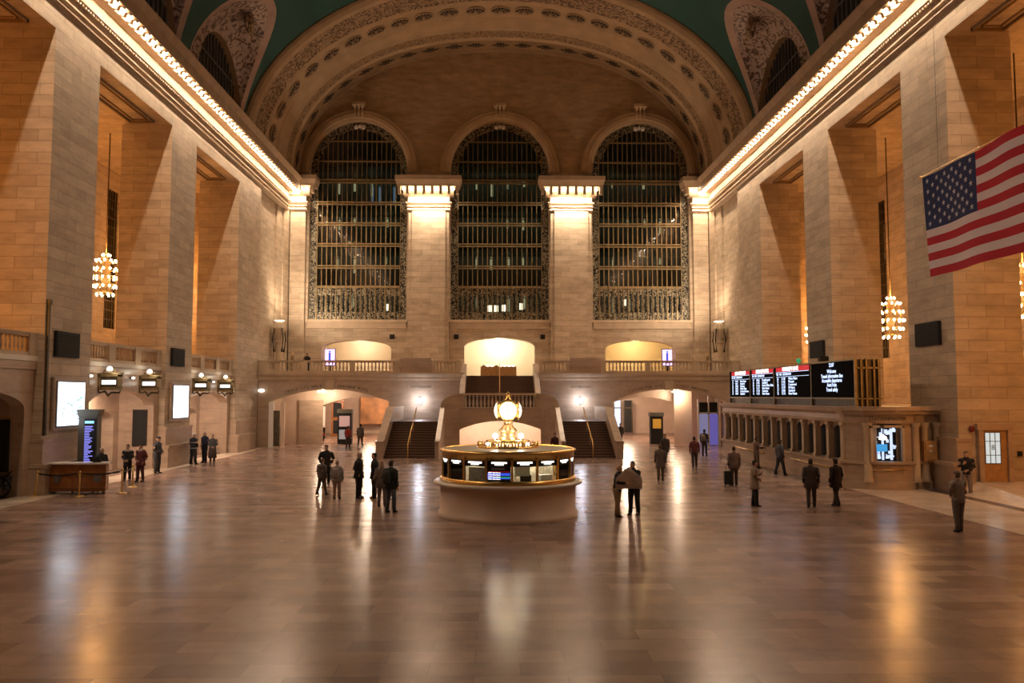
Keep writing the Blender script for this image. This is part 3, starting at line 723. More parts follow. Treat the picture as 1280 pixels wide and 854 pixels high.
for j, t in enumerate(arc_params(69.2, 0.36, 23, 0.12, PI - 0.12)):
    p, d, nn = arch_frame(69.2, t, 0.36)
    xa = d; ya = Vector((0, 1, 0)); za = nn
    if xa.cross(ya).dot(za) < 0: xa = -xa
    if fl is None:
        q = MB().sphere((0, 0, 0.02), 0.16, 8, 0.4)
        for k in range(8):
            a = 2 * PI * k / 8; u = Vector((math.cos(a) * (1.6 if k % 4 == 0 else 1), math.sin(a), 0)); q.tube([u * 0.1, u * 0.3 + Vector((0, 0, 0.04)), u * 0.5], [0.02, 0.07, 0.02], 5)
        o = q.build('carved_flower', M['rosdark']); fl = o
    else: o = fl.copy(); COL.objects.link(o)
    o.matrix_world = Matrix(((xa.x, ya.x, za.x, p.x), (xa.y, ya.y, za.y, p.y), (xa.z, ya.z, za.z, p.z), (0, 0, 0, 1)))
    tag(o, 'small dark carved flower on the brown inner band of the great arch', 'carved flower', 'carved flowers round the inner arch band')

# ---- vault with lunettes
LC = [17.4, 29.3, 41.15, 53.0]
AV, BV = 18.95, 12.85
def vault(th): return (AV * math.cos(th), 22.5 + BV * math.sin(th))
TH1 = math.acos(15.2 / AV)
def half_w(th):
    t = th / TH1
    return 0 if t >= 1 else 5.1 * (1 - t ** 2.4) ** (1 / 2.0) * (1 + 0.06 * math.sin(PI * t))
ths = [TH1 * (1 - (1 - i / 24) ** 1.6) for i in range(25)] + [TH1 + (PI / 2 - TH1) * i / 14 for i in range(1, 15)]
for sx in (-1, 1):
    v = MB()
    edges = [-14.0] + [x for c in LC for x in (c - 5.925, c + 5.925)][0:1]
    for a, b in zip(ths, ths[1:]):
        (xa, za), (xb, zb) = vault(a), vault(b); wa, wb_ = half_w(a), half_w(b)
        cuts_a = [-14.0]; cuts_b = [-14.0]
        for c in LC: cuts_a += [c - wa, c + wa]; cuts_b += [c - wb_, c + wb_]
        cuts_a.append(58.7); cuts_b.append(58.7)
        for k in range(0, len(cuts_a), 2):
            v.add([(sx * xa, cuts_a[k], za), (sx * xa, cuts_a[k + 1], za), (sx * xb, cuts_b[k + 1], zb), (sx * xb, cuts_b[k], zb)], [(0, 1, 2, 3)])
    struct('ceiling', v, M['teal'], 'teal painted barrel vault, %s half' % side_name[sx], 'ceiling')
    for i, c in enumerate(LC):
        nm = '%s lunette of the %s side' % (['nearest', 'second', 'third', 'farthest'][i], side_name[sx])
        # window arch in plane X = WX+0.9 ; outline on the vault
        n = 30; wr = 4.4; XW = WX + 0.55; cw = c + 0.5
        outer, rim, inn, inn0 = [], [], [], []
        for j in range(n + 1):
            q = -1 + 2 * j / n
            # outline param by side
            t = TH1 * (1 - abs(q) ** 1.7); t = min(t, TH1 * 0.9999)
            hw_ = half_w(t); x, z = vault(t)
            outer.append((sx * (x + 0.0), c + math.copysign(hw_, q) if q != 0 else c, z))
            t2 = t * 0.945; hw2 = max(0, hw_ - 0.42) ; x2, z2 = vault(t2)
            rim.append((sx * (x2 + 0.12), c + math.copysign(hw2, q) if q != 0 else c, z2 + 0.1 - (0 if abs(q) > .95 else 0)))
            a = PI * (1 - j / n); inn.append((sx * XW, cw + wr * -math.cos(PI * j / n), 23.0 + 4.9 * math.sin(PI * j / n)))
            inn0.append((sx * (XW + 0.5), cw + (wr - 0.12) * -math.cos(PI * j / n), 23.0 + 4.8 * math.sin(PI * j / n)))
        m1 = MB().add(outer + rim, [(j, j + 1, n + 2 + j, n + 1 + j) for j in range(n)])
        struct('trim_17', m1, M['pinkrim'], 'pink rim of the ' + nm, 'lunette rim')
        m2 = MB(); rows = 6; vs = []
        for r_ in range(rows + 1):
            f_ = r_ / rows
            for j in range(n + 1):
                A = Vector(rim[j]); B = Vector(inn[j]); p = A.lerp(B, f_); p.x += sx * 0.5 * math.sin(PI * f_); vs.append(p)
        m2.add(vs, [(r_ * (n + 1) + j, r_ * (n + 1) + j + 1, (r_ + 1) * (n + 1) + j + 1, (r_ + 1) * (n + 1) + j) for r_ in range(rows) for j in range(n)], True)
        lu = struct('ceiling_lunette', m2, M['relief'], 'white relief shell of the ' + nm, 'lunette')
        # carved wreath figure
        top = Vector(rim[n // 2]).lerp(Vector(inn[n // 2]), 0.42)
        fg = MB().sphere(top + Vector((-sx * 0.1, 0, -0.25)), 0.62, 10, 1.3, 0.5, 0.8)
        for k in range(9):
            a = PI * (0.05 + 0.9 * k / 8); fg.tube([top + Vector((0, 0, -0.6)), top + Vector((-sx * 0.2, 1.3 * math.cos(a), -0.9 + 1.2 * math.sin(a)))], [0.14, 0.03], 5)
        fg.build('carved_wreath', M['arch_orn'], lu)
        m3 = MB().add(inn + inn0, [(j, j + 1, n + 2 + j, n + 1 + j) for j in range(n)])
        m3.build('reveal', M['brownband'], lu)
        wroot = struct('window_%d' % (6 + i + (4 if sx > 0 else 0)), MB().add([(sx * (XW + 0.45), p[1], p[2]) for p in inn0], [tuple(range(n + 1))]), M['black'], 'dark arched window in the ' + nm, 'window')
        gr = MB()
        for j in range(15):
            y = cw - wr + 2 * wr * (j + 0.5) / 15; hz = 23.0 + 4.8 * math.sqrt(max(0, 1 - ((y - cw) / wr) ** 2)); gr.box(*sorted((sx * (XW + 0.3), sx * (XW + 0.38))), y - 0.04, y + 0.04, 22.6, hz)
        gr.box(*sorted((sx * (XW + 0.28), sx * (XW + 0.36))), cw - wr * .98, cw + wr * .98, 24.55, 24.63)
        gr.box(*sorted((sx * (XW + 0.28), sx * (XW + 0.36))), cw - wr * .8, cw + wr * .8, 25.95, 26.02)
        gr.build('grille', M['grey'], wroot)
        struct('wall_lunette', MB().box(*sorted((sx * (XW + 0.2), sx * (XW + 0.6))), c - 4.9, c + 4.9, 22.4, 23.02), M['brownband'], 'low wall under the ' + nm, 'wall')
for sx in (-1, 1):
    for k, (y_, z_) in enumerate(((42.0, 23.12), (43.2, 23.1))):
        MB().sphere((sx * 17.75, y_, z_), 0.12 - 0.03 * k, 8).box(*sorted((sx * 17.7, sx * 18.0)), y_ - 0.05, y_ + 0.05, 22.95, z_ - 0.02).build('cornice_top_lamp', M['scr_white'], None, label='small bluish white lamp on top of the %s cornice, %s of two' % (side_name[sx], ['nearer', 'farther'][k]), cat='lamp')
# hall end behind the viewer
struct('wall_near', MB().box(-26, 26, -14.6, -14, -0.3, 36), M['tympanum'], 'stone end wall behind the viewer', 'wall')

# ================================================================= CORNICE BULBS
b0 = MB().sphere((0, 0, 0), 0.11, 10, 1.15).build('light_bulb', M['bulb']); first = True
def bulb(x, y, z, label, group):
    global first
    o = b0 if first else b0.copy()
    if not first: COL.objects.link(o)
    first = False; o.location = (x, y, z); tag(o, label, 'light bulb', group)
for sx in (-1, 1):
    y = 24.6 - 0.67 * 3 + 0.455
    while y < YW - 2.0:
        bulb(sx * (WX - 0.76), y, 21.68, 'round glowing bulb between scroll brackets under the %s wall cornice' % side_name[sx], 'bulbs under the %s wall cornice' % side_name[sx]); y += 0.67
for k, (x0, x1) in enumerate(((-18.25, -16.1), (-8.7, -3.7), (3.65, 8.7), (16.1, 18.25))):
    nb = 7 if k in (1, 2) else 2
    for j in range(nb):
        bulb(x0 + (x1 - x0) * (j + 0.5) / nb, YW - 1.12, 21.66, 'glowing bulb on the capital of the ' + ['left corner pilaster', 'pilaster left of the centre window', 'pilaster right of the centre window', 'right corner pilaster'][k], 'bulbs on the capital, pilaster %s' % ['far left', 'left of centre', 'right of centre', 'far right'][k])

# ================================================================= PASSAGES UNDER THE BALCONY
def passage(sx):
    c = -12.85 if sx < 0 else 12.75; nm = side_name[sx]
    x0, x1 = c - 4.6, c + 4.6; ya, yb, ye = YB + 0.7, 66.2, 84.0
    mb = MB()
    mb.box(x0 - 0.4, x0, ya, yb, 0, 4.6) if sx < 0 else mb.box(x1, x1 + 0.4, 65.4, yb, 0, 4.6)
    mb.box(x1, x1 + 0.4, ya, yb, 0, 4.6) if sx < 0 else mb.box(x0 - 0.4, x0, ya, yb, 0, 4.6)
    struct('wall_%s_corridor' % nm, mb, M['marble'], 'side walls of the %s corridor under the balcony' % nm, 'wall')
    pt = MB(); cc = -11.0 if sx < 0 else 11.6
    arch_wall(pt, x0, x1, 0, 4.6, [(cc, 4.1 if sx < 0 else 3.75, 0, 2.75, 1.0, 'p')], yb, yb + 0.6, Yplane)
    w_ = struct('wall_%s_corridor_arch' % nm, pt, M['pinkwall'], 'inner arched wall inside the %s corridor' % nm, 'wall')
    struct('ceiling_%s_corridor' % nm, MB().box(x0 - 0.4, x1 + 0.4, ya, ye + 6, 4.55, 4.7), M['white'], 'pale ceiling of the %s corridor' % nm, 'ceiling')
    rm = MB(); rx0, rx1 = (-19.5, -5.2) if sx < 0 else (4.0, 19.0)
    rm.box(rx0 - 0.3, rx0, yb, ye, 0, 4.6).box(rx1, rx1 + 0.3, yb, ye, 0, 4.6).box(rx0, rx1, ye, ye + 0.3, 0, 4.6).box(rx0, rx1, yb, ye, 4.4, 4.55)
    struct('wall_%s_corridor_end' % nm, rm, M['pinkwall'], 'far room walls beyond the %s corridor arch' % nm, 'wall')
    for k, (dx, yy) in enumerate(((-1.2, 64.4), (1.9, 69.5), (-2.4, 70.5), (0.8, 76.5))):
        o = MB().lathe([(0.0001, 0.0), (0.34, 0.0), (0.4, 0.1), (0.2, 0.16)], n=16).build('shade', M['warm_white'], None)
        r = empty('ceiling_lamp', (c + dx * (1 if sx < 0 else -1), yy, 4.1), label='round warm ceiling lamp glowing in the %s corridor, %s one from the hall' % (nm, ['first', 'second', 'third', 'fourth'][k]), cat='lamp')
        o.parent = r; MB().tube([(0, 0, 0.15), (0, 0, 0.42)], 0.03, 6).build('rod', M['bronze'], r)
        point('corridor_light', (c + dx * (1 if sx < 0 else -1), yy, 3.95), [260, 620, 560, 760][k], (1.0, 0.74, 0.52), 0.2)
passage(-1); passage(1)
# left corridor contents
cL = empty('advert_kiosk', (-12.45, 65.8, 0), label='free-standing dark kiosk with two lit posters in the left corridor', cat='kiosk')
MB().box(-0.55, 0.55, -0.3, 0.3, 0, 2.75).build('cabinet', M['black'], cL)
MB().box(-0.42, 0.42, -0.33, -0.31, 1.4, 2.25).build('upper_poster', emit('pink_poster_glow', (0.75, 0.42, 0.36), 0.55), cL)
MB().box(-0.42, 0.42, -0.33, -0.31, 0.4, 1.15).build('lower_poster', emit('grey_poster_glow', (0.5, 0.44, 0.42), 0.5), cL)
MB().box(-0.6, 0.6, -0.36, 0.36, 2.45, 2.78).build('header', M['steelblue'], cL)
d = MB().box(-9.3, -8.35, 72.0, 72.1, 0.0, 3.0); d = d.build('glass_shop_door', M['glow_window'], None, label='pale blue lit glass door at the right end of the left corridor', cat='door')
MB().box(-9.42, -9.3, 71.9, 72.1, 0, 3.1).box(-8.35, -8.2, 71.9, 72.1, 0, 3.1).box(-9.42, -8.2, 71.9, 72.1, 3.0, 3.12).build('frame', M['white'], d)
d = MB().box(-17.3, -16.1, 74.0, 74.1, 1.0, 2.9).build('ticket_machine_screen', M['glow_window'], None, label='bright bluish ticket window with dark arched top in the left corridor', cat='window')
MB().box(-17.6, -17.3, 73.8, 74.2, 0, 3.4).box(-16.1, -15.8, 73.8, 74.2, 0, 3.4).box(-17.6, -15.8, 73.8, 74.2, 0, 1.0).box(-17.6, -15.8, 73.8, 74.2, 2.9, 3.4).box(-16.74, -16.66, 73.9, 74.05, 1, 2.9).build('surround', M['white'], d)
d = MB().box(-15.5, -14.4, 75.4, 75.5, 0.1, 3.7).build('storefront', M['wood'], None, label='dark wooden storefront panel beside the lit ticket window', cat='storefront')
MB().box(-15.3, -14.6, 75.32, 75.4, 1.9, 3.2).box(-15.3, -14.6, 75.32, 75.4, 0.4, 1.6).build('pane', M['black'], d)
MB().box(-14.0, -7.0, 82.6, 82.9, 1.0, 4.0).build('wall_mural', plain('orange_brown_mural', (0.55, 0.26, 0.10), 0.5, noise=0.5, scale=0.8), None, label='wide orange brown mural at the far end of the left corridor', cat='mural')
# corridor door in the outer wall of left corridor (revolving glass slot and bronze door)
d = MB().box(-16.9, -16.55, 61.9, 65.9, 0, 0.001)
bd = empty('bronze_door', (-16.95, 61.4, 0), label='narrow open bronze door leaf at the left edge of the left corridor', cat='door')
MB().box(0, 0.42, 0, 0.06, 0.1, 2.75).build('leaf', M['bronze_dk'], bd)
MB().tube([(0.42, -0.05, 0.9), (0.5, -0.1, 1.0), (0.5, -0.1, 1.5), (0.42, -0.05, 1.6)], 0.025, 6).build('pull_handle', M['grey'], bd)
MB().box(-17.3, -16.96, 61.2, 61.5, 0, 3.4).build('door_post', M['white'], None, label='pale door post left of the narrow bronze door', cat='post')
MB().box(-16.4, -16.15, 61.25, 61.5, 0, 3.35).build('door_post', M['pinkwall'], None, label='pink marble door post right of the narrow bronze door', cat='post')
MB().box(-16.2, -14.3, 66.0, 66.15, 0, 3.5).build('marble_panel', M['marble'], None, label='brown marble panel wall beside the left corridor arch', cat='panel')
# right corridor contents
k = empty('advert_kiosk', (12.55, 65.5, 0), label='free-standing dark kiosk with a yellow poster in the right corridor', cat='kiosk')
MB().box(-0.5, 0.5, -0.3, 0.3, 0, 2.5).build('cabinet', M['black'], k)
MB().box(-0.33, 0.33, -0.33, -0.31, 1.25, 2.0).build('poster', emit('yellow_poster_glow', (0.6, 0.27, 0.03), 0.7), k)
MB().box(-0.56, 0.56, -0.36, 0.36, 2.2, 2.52).build('header', M['steelblue'], k)
d = MB().box(15.6, 16.2, 70.5, 70.7, 0.6, 2.9).build('poster_stand', M['wood'], None, label='upright wooden poster stand with a blue poster in the right corridor', cat='poster stand')
MB().box(15.65, 16.15, 70.42, 70.5, 1.9, 2.9).build('poster', emit('blue_poster_glow', (0.06, 0.18, 0.6), 0.7), d)
for k, (x, y, w_, mt) in enumerate(((7.6, 80, 1.2, 'glow_window'), (9.4, 80.5, 0.5, 'gold'), (10.3, 81, 0.9, 'black'), (11.4, 81, 0.7, 'glow_window'), (12.4, 81, 0.8, 'black'))):
    d = MB().box(x, x + w_, y, y + 0.1, 0.2, 3.4).build('shop_window', M[mt], None, label=['wide pale lit shop window', 'narrow yellow shop pillar', 'dark shop doorway', 'narrow pale lit shop window', 'dark teal shop front'][k] + ' at the far end of the right corridor', cat='shop front')
    MB().box(x - 0.05, x + 0.05, y - 0.05, y, 0.2, 3.4).box(x + w_ - 0.05, x + w_ + 0.05, y - 0.05, y, 0.2, 3.4).box(x, x + w_, y - 0.05, y, 2.6, 2.7).build('frame', M['bronze_dk'], d)
# glass doors at right side of right corridor
gd = empty('glass_door_screen', (15.4, 63.2, 0), label='tall glass doors with arched transom and violet light beside the ticket windows', cat='door')
MB().box(-0.06, 0.06, -0.05, 0.05, 0, 3.6).box(0.74, 0.86, -0.05, 0.05, 0, 3.9).box(1.5, 1.62, -0.05, 0.05, 0, 3.6).box(0, 1.56, -0.05, 0.05, 2.45, 2.57).build('frame', M['white'], gd)
MB().box(0.06, 0.74, 0, 0.02, 0.05, 2.45).build('door_leaf', emit('violet_glass_glow', (0.36, 0.34, 0.62), 0.45), gd)
MB().box(0.86, 1.5, 0, 0.02, 0.05, 2.45).build('door_leaf', emit('violet_glass_glow_deep', (0.20, 0.16, 0.62), 0.5), gd)
MB().box(0.06, 0.74, 0, 0.02, 2.57, 3.35).box(0.86, 1.5, 0, 0.02, 2.57, 3.35).build('transom_pane', M['black'], gd)
struct('wall_right_corridor_side', MB().box(13.9, 15.3, 64.9, 65.1, 0, 4.4).box(17.1, 19.0, 63.1, 63.3, 0, 4.4), M['pinkwall'], 'pink marble wall beside the glass doors', 'wall')

# ================================================================= STAIRCASE
st = empty('staircase', (0, 56, 0), label='double marble staircase rising from the concourse to the far balcony', cat='staircase')
def loc(mb): mb.v = [(x, y - 56, z) for x, y, z in mb.v]; return mb
NS = 14; y0s, y1s, zl = 50.8, 55.6, 2.13
for sx in (-1, 1):
    xa, xb = (-7.3, -4.1) if sx < 0 else (3.95, 7.1)
    mb = MB(); nz = MB()
    for i in range(NS):
        ya = y0s + (y1s - y0s) * i / NS; z = zl * (i + 1) / NS
        mb.box(xa, xb, ya, 56.0, z - zl / NS, z - 0.001); nz.box(xa, xb, ya - 0.02, ya + 0.05, z - 0.03, z + 0.004)
    mb.box(xa - (0.3 if sx < 0 else 0), xb + (0.3 if sx > 0 else 0), 55.6, YB, zl - 0.3, zl)
    loc(mb).build('lower_flight', M['steps'], st); loc(nz).build('step_edges', M['nosing'], st)
    for side, xs in (('o', (xa - 0.42, xa) if sx < 0 else (xb, xb + 0.42)), ('i', (xb, xb + 0.24) if sx < 0 else (xa - 0.24, xa))):
        q = MB()
        q.prism([(50.3, 0), (50.3, 0.95), (50.9, 0.98), (55.4, 2.95), (57.0 if side == 'i' else YB, 2.95), (57.0 if side == 'i' else YB, 0)], lambda p, r_, t_: (t_, p, r_), xs[0], xs[1])
        loc(q).build('stair_parapet', M['marble'], st)
        c_ = MB(); a_, b_ = xs[0] - 0.03, xs[1] + 0.03
        c_.prism([(50.2, 0.95), (50.2, 1.07), (50.9, 1.10), (55.4, 3.08), (57.0 if side == 'i' else YB, 3.08), (57.0 if side == 'i' else YB, 2.95), (55.4, 2.95), (50.9, 0.96)], lambda p, r_, t_: (t_, p, r_), a_, b_)
        loc(c_).build('coping', M['marble'], st)
    # brass rail
    xr = -5.8 if sx < 0 else 5.68
    rl = MB().tube([(xr, 50.75, 0.0), (xr, 50.75, 0.92), (xr, 56.1, 3.05)], 0.035, 8)
    for i in (4, 9, 14): yy = 50.75 + 0.36 * i; rl.tube([(xr, yy, zl * min(1, (yy - y0s) / (y1s - y0s))), (xr, yy, 0.92 + (yy - 50.75) / 5.35 * 2.13)], 0.02, 6)
    loc(rl).build('brass_handrail', M['brass'], st, label='thin brass handrail')
# bow front under the middle landing
def bow(x):
    t = max(0.0, (abs(x) - 2.5) / 1.6); return 56.6 - 1.1 * t * t
def bowtop(x):
    t = max(0.0, (abs(x) - 2.5) / 1.6); return 2.98 + (0.02 - 0.95 * (1 - math.sqrt(max(0, 1 - min(1, t) ** 2))))
q = MB(); arch_wall(q, -4.1, 3.95, 0, lambda u: bowtop(u + 0.07), [(-0.05, 2.82, 0, 1.52, 0.6, 'p')], 0, 0.5, lambda u, d, w_: (u, bow(u + 0.07) + d, w_), topseg=30)
loc(q).build('bow_wall', M['marble'], st)
cp = MB()
for (za, zb, o) in ((0, 0.06, 0.05), (0.9, 1.04, 0.1)):
    n = 48
    for j in range(n):
        ua, ub = -4.1 + 8.05 * j / n, -4.1 + 8.05 * (j + 1) / n
        for d0, d1 in ((-o, 0.28 + o),):
            A, B = bow(ua + .07), bow(ub + .07); ta, tb = bowtop(ua + .07), bowtop(ub + .07)
            cp.add([(ua, A + d0, ta + za), (ub, B + d0, tb + za), (ub, B + d1, tb + za), (ua, A + d1, ta + za), (ua, A + d0, ta + zb), (ub, B + d0, tb + zb), (ub, B + d1, tb + zb), (ua, A + d1, ta + zb)], [(0, 1, 5, 4), (3, 2, 6, 7), (4, 5, 6, 7), (0, 3, 2, 1)])
loc(cp).build('landing_rail', M['trimstone'], st)
n = 20
for x0_, x1_ in ((-4.1, -2.62), (2.48, 3.95)):
    sd = MB()
    for j in range(n):
        ua, ub = x0_ + (x1_ - x0_) * j / n, x0_ + (x1_ - x0_) * (j + 1) / n
        A, B = bow(ua + .07), bow(ub + .07); ta, tb = bowtop(ua + .07), bowtop(ub + .07)
        for d in (0.0, 0.28): sd.add([(ua, A + d, ta), (ub, B + d, tb), (ub, B + d, tb + 0.92), (ua, A + d, ta + 0.92)], [(0, 1, 2, 3)])
    loc(sd).build('curved_parapet', M['marble'], st)
bal0 = None
for j in range(19):
    x = -2.5 + 5.0 * (j + 0.5) / 19 - 0.07
    if bal0 is None: bal0 = baluster_mb(0.84, 0.085).build('baluster', M['trimstone'], st); o = bal0
    else: o = bal0.copy(); COL.objects.link(o)
    o.location = (x, 56.75 - 56, 3.04)
q = MB().box(-4.1, 3.95, 56.9, 60.0, 2.7, 2.9)
loc(q).build('middle_landing', M['steps'], st)
q = MB(); nz = MB()
for i in range(16):
    ya = 59.0 + (63.2 - 59.0) * i / 16; z = 2.9 + 2.5 * (i + 1) / 16
    q.box(-2.62, 2.52, ya, 63.3, z - 2.5 / 16, z - 0.001); nz.box(-2.62, 2.52, ya - 0.02, ya + 0.05, z - 0.03, z + 0.004)
loc(q).build('upper_flight', M['steps'], st); loc(nz).build('step_edges', M['nosing'], st)
for x0_, x1_ in ((-3.0, -2.62), (2.52, 2.9)):
    q = MB().prism([(58.6, 2.7), (58.6, 3.9), (59.0, 3.95), (61.4, 5.6), (63.4, 6.35), (63.4, 2.7)], lambda p, r_, t_: (t_, p, r_), x0_, x1_)
    loc(q).build('stair_parapet', M['marble'], st)
q = MB().tube([(-0.08, 59.0, 2.9), (-0.08, 59.0, 3.9), (-0.08, 63.3, 6.35), (-0.08, 63.3, 5.4)], 0.03, 8)
for i in range(1, 4): yy = 59 + 1.07 * i; q.tube([(-0.08, yy, 2.9 + (yy - 59) * .595), (-0.08, yy, 3.9 + (yy - 59) * .57)], 0.02, 6)
loc(q).build('brass_handrail', M['brass'], st, label='thin brass handrail')
# lower hall seen through the arch under the landing
q = MB().box(-3.4, 3.3, 60.6, 60.8, 0, 2.9).box(-3.5, -3.4, 57.1, 60.8, 0, 2.7).box(3.3, 3.4, 57.1, 60.8, 0, 2.7)
struct('wall_under_stair', q, M['pinkwall'], 'pale pink marble wall seen through the arch under the landing', 'wall')
for x in (-1.7, 1.6):
    area('under_stair_light', (x, 58.4, 2.62), (0, 0.35, -1), 1.6, 0.5, 150, (1.0, 0.76, 0.58))

# cool lamps over the stair landings
for sx in (-1, 1):
    r = empty('wall_lamp', (-6.08 if sx < 0 else 6.0, 61.3, 3.5), label='dazzling cool white globe lamp on the wall above the %s stair flight' % side_name[sx], cat='lamp')
    MB().sphere((0, -0.15, 0), 0.2, 14).build('globe', M['cool'], r)
    MB().box(-0.06, 0.06, 0.0, 0.2, -0.22, 0.22).tube([(0, 0.1, -0.05), (0.25, 0.0, -0.1)], 0.02, 6).build('bracket', M['grey'], r)
    point('wall_lamp_light', (r.location.x, 60.7, 3.5), 75, (0.84, 0.86, 0.98), 0.15)
# balcony furniture
t = empty('display_table', (-0.15, 66.0, 5.4), label='orange brown wooden display counter at the top of the stairs', cat='counter')
MB().box(-1.45, 1.45, -0.4, 0.4, 0, 0.82).build('counter', M['wood_lt'], t)
for j in range(8):
    q = MB().prism([(-0.12, 0.82), (0.12, 0.82), (0.1, 0.93), (-0.1, 0.93)], lambda p, r_, s_: (p, s_, r_), -0.1, 0.1).build('tablet', M['sign_white'] if j not in (0, 3) else M['grey'], None, label='small white lit tablet on the orange brown counter at the top of the stairs', cat='tablet', group='tablets on the display counter')
    q.location = (-0.15 - 1.2 + 2.4 * j / 7, 66.0, 5.403)
for nm_, x, y, mt, lab in (('screen', -14.8, 70.9, 'pinkscr', 'pink and white lit screen in the left low arch'), ('screen', 14.66, 70.9, 'pinkscr', 'violet and white lit screen in the right low arch')):
    o = empty('lit_screen', (x, y, 5.4), label=lab, cat='screen')
    MB().box(-0.42, 0.42, 0, 0.08, 1.1, 2.5).build('panel', M[mt], o)
    MB().box(-0.48, 0.48, 0.08, 0.16, 1.04, 2.56).box(-0.1, 0.1, 0.0, 0.12, 0, 1.1).build('stand', M['black'], o)
    MB().box(-0.1, 0.08, -0.01, 0, 1.3, 2.2).sphere((0, -0.01, 2.3), 0.08, 8).build('figure', M['blue_scr'], o)
for k, (x, z) in enumerate(((-4.0 + .2, 8.95), (3.7, 8.95), (-9.35, 8.95))):
    o = MB().box(x - 0.17, x + 0.17, YW - 0.1, YW + 0.02, z - 0.17, z + 0.17).box(x - 0.2, x + 0.2, YW - 0.03, YW + 0.02, z - 0.2, z + 0.2).build('vent', M['black'], None, label='small square black vent %s' % ['left of the centre low arch', 'right of the centre low arch', 'above the right end of the left low arch'][k], cat='vent')
for sx in (-1, 1):
    lf = empty('floodlight_stand', (sx * 17.9, 66.0, 5.4), 0, label='tall stone lantern stand with a hooded floodlight against the %s wall' % side_name[sx], cat='lamp stand')
    MB().lathe([(0.45, 0), (0.45, 0.2), (0.3, 0.3), (0.27, 2.6), (0.4, 2.8), (0.4, 2.95)], n=8, smooth=False).build('shaft', M['trimstone'], lf)
    q = MB()
    for a in (-1, 1):
        for b in (-1, 1): q.tube([(a * 0.3, b * 0.3, 2.0), (a * 0.42, b * 0.42, 3.0), (a * 0.3, b * 0.3, 3.9)], [0.09, 0.06, 0.1], 6)
    q.build('scroll_brackets', M['bronze_dk'], lf)
    MB().lathe([(0.28, 2.95), (0.5, 3.9), (0.42, 4.1), (0.3, 4.35), (0.12, 4.5)], n=8, smooth=False).build('hood', M['trimstone'], lf)
    MB().box(-0.32, 0.32, -0.32, 0.32, 4.5, 4.56).build('lamp_lens', M['warm_white'], lf)
    a = area('uplight', (sx * 17.0, 66.0, 10.0), (sx * 0.22, 0.08, 1), 1.0, 1.0, 60, (1.0, 0.78, 0.56))
    area('uplight', (sx * 16.9, 65.6, 10.1), (-sx * 0.75, 0.38, 1), 0.8, 0.8, 560, (1.0, 0.76, 0.54))  # second uplight added to brighten the end wall and great arch
for x, k in ((-17.0, 'left'), (17.1, 'right')):
    o = empty('stanchion_post', (x, 66.8, 5.4), label='short dark square post with brass knob on the balcony near the %s wall' % k, cat='post')
    MB().box(-0.12, 0.12, -0.12, 0.12, 0, 1.7).build('shaft', M['bronze'], o); MB().lathe([(0.0001, 1.7), (0.07, 1.75), (0.04, 1.85), (0.07, 1.95), (0.0001, 2.0)], n=8).build('knob', M['brass'], o)

# ================================================================= TICKET OFFICE
to = empty('ticket_office', (14.3, 43, 0), label='long marble ticket office with pilastered windows projecting from the right wall', cat='ticket office')
def tl(mb): mb.v = [(x - 14.3, y - 43, z) for x, y, z in mb.v]; return mb
X0 = 14.3; YT0, YT1 = 33.6, 52.2; NW = 12; pit = (YT1 - YT0 - 1.0) / NW
q = MB()
arch_wall(q, YT0 + 0.9, 52.8, 0, 3.3, [(YT0 + 0.9 + pit * (i + 0.5), pit * 0.39, 1.15, 2.45, 0.18, 'p') for i in range(NW)] + [(YT0 + 0.9 + pit * (i + 0.5), pit * 0.39, 1.15, 2.45, 0.18, 'p') for i in range(NW, NW)], X0 + 0.25, X0 + 0.31, Xplane, seg=6)
tl(q).build('front_wall', M['marble'], to)
q = MB().box(X0 - 0.02, X0 + 0.35, YT0 + 0.7, 52.8, 0, 0.35).box(X0 + 0.05, X0 + 0.4, YT0 + 0.7, 52.8, 0.3, 1.02).box(X0 - 0.12, X0 + 0.5, YT0 + 0.7, 52.8, 1.02, 1.13)
tl(q).build('counter_ledge', M['marble'], to)
q = MB().prism([(0.25, 2.72), (0.05, 2.75), (0.02, 2.85), (0.10, 2.88), (0.10, 3.08), (-0.10, 3.22), (-0.14, 3.40), (0.5, 3.40), (0.5, 2.72)], lambda p, r_, t_: (X0 + p, t_, r_), YT0 + 0.75, 52.8)
tl(q).build('entablature', M['marble'], to)
pil = None
for i in range(NW + 1):
    y = YT0 + 0.9 + pit * i
    if pil is None:
        q = MB().box(-0.2, 0.1, -0.17, 0.17, 1.13, 1.25).box(-0.15, 0.1, -0.13, 0.13, 1.25, 2.42).box(-0.2, 0.1, -0.17, 0.17, 2.62, 2.74)
        q.lathe([(0.12, 2.40), (0.15, 2.45), (0.12, 2.5), (0.19, 2.62)], (-0.07, 0, 0), 10)
        pil = q.build('pilaster', M['trimstone'], to); o = pil
    else: o = pil.copy(); COL.objects.link(o)
    o.location = (X0 + 0.2 - 14.3, y - 43, 0)
q = MB().box(X0 + 0.48, X0 + 0.52, YT0 + 1, 52.7, 1.1, 2.7)
for i in range(NW):
    y = YT0 + 0.9 + pit * (i + 0.5); q.box(X0 + 0.42, X0 + 0.46, y - 0.02, y + 0.02, 1.15, 2.6).box(X0 + 0.42, X0 + 0.46, y - 0.42, y + 0.42, 1.9, 1.94)
tl(q).build('dark_window_backs', M['black'], to)
# brass rails along the counter
for ya, yb in ((34.8, 40.2), (44.5, 49.5)):
    q = MB()
    q.tube([(X0 - 0.12, ya, 0.78), (X0 - 0.12, yb, 0.78)], 0.03, 6)
    for i in range(5): yy = ya + (yb - ya) * i / 4; q.tube([(X0 - 0.12, yy, 0.78), (X0 + 0.06, yy, 0.74)], 0.035, 6)
    tl(q).build('brass_rail', M['brass'], to, label='brass grab rail along the counter')
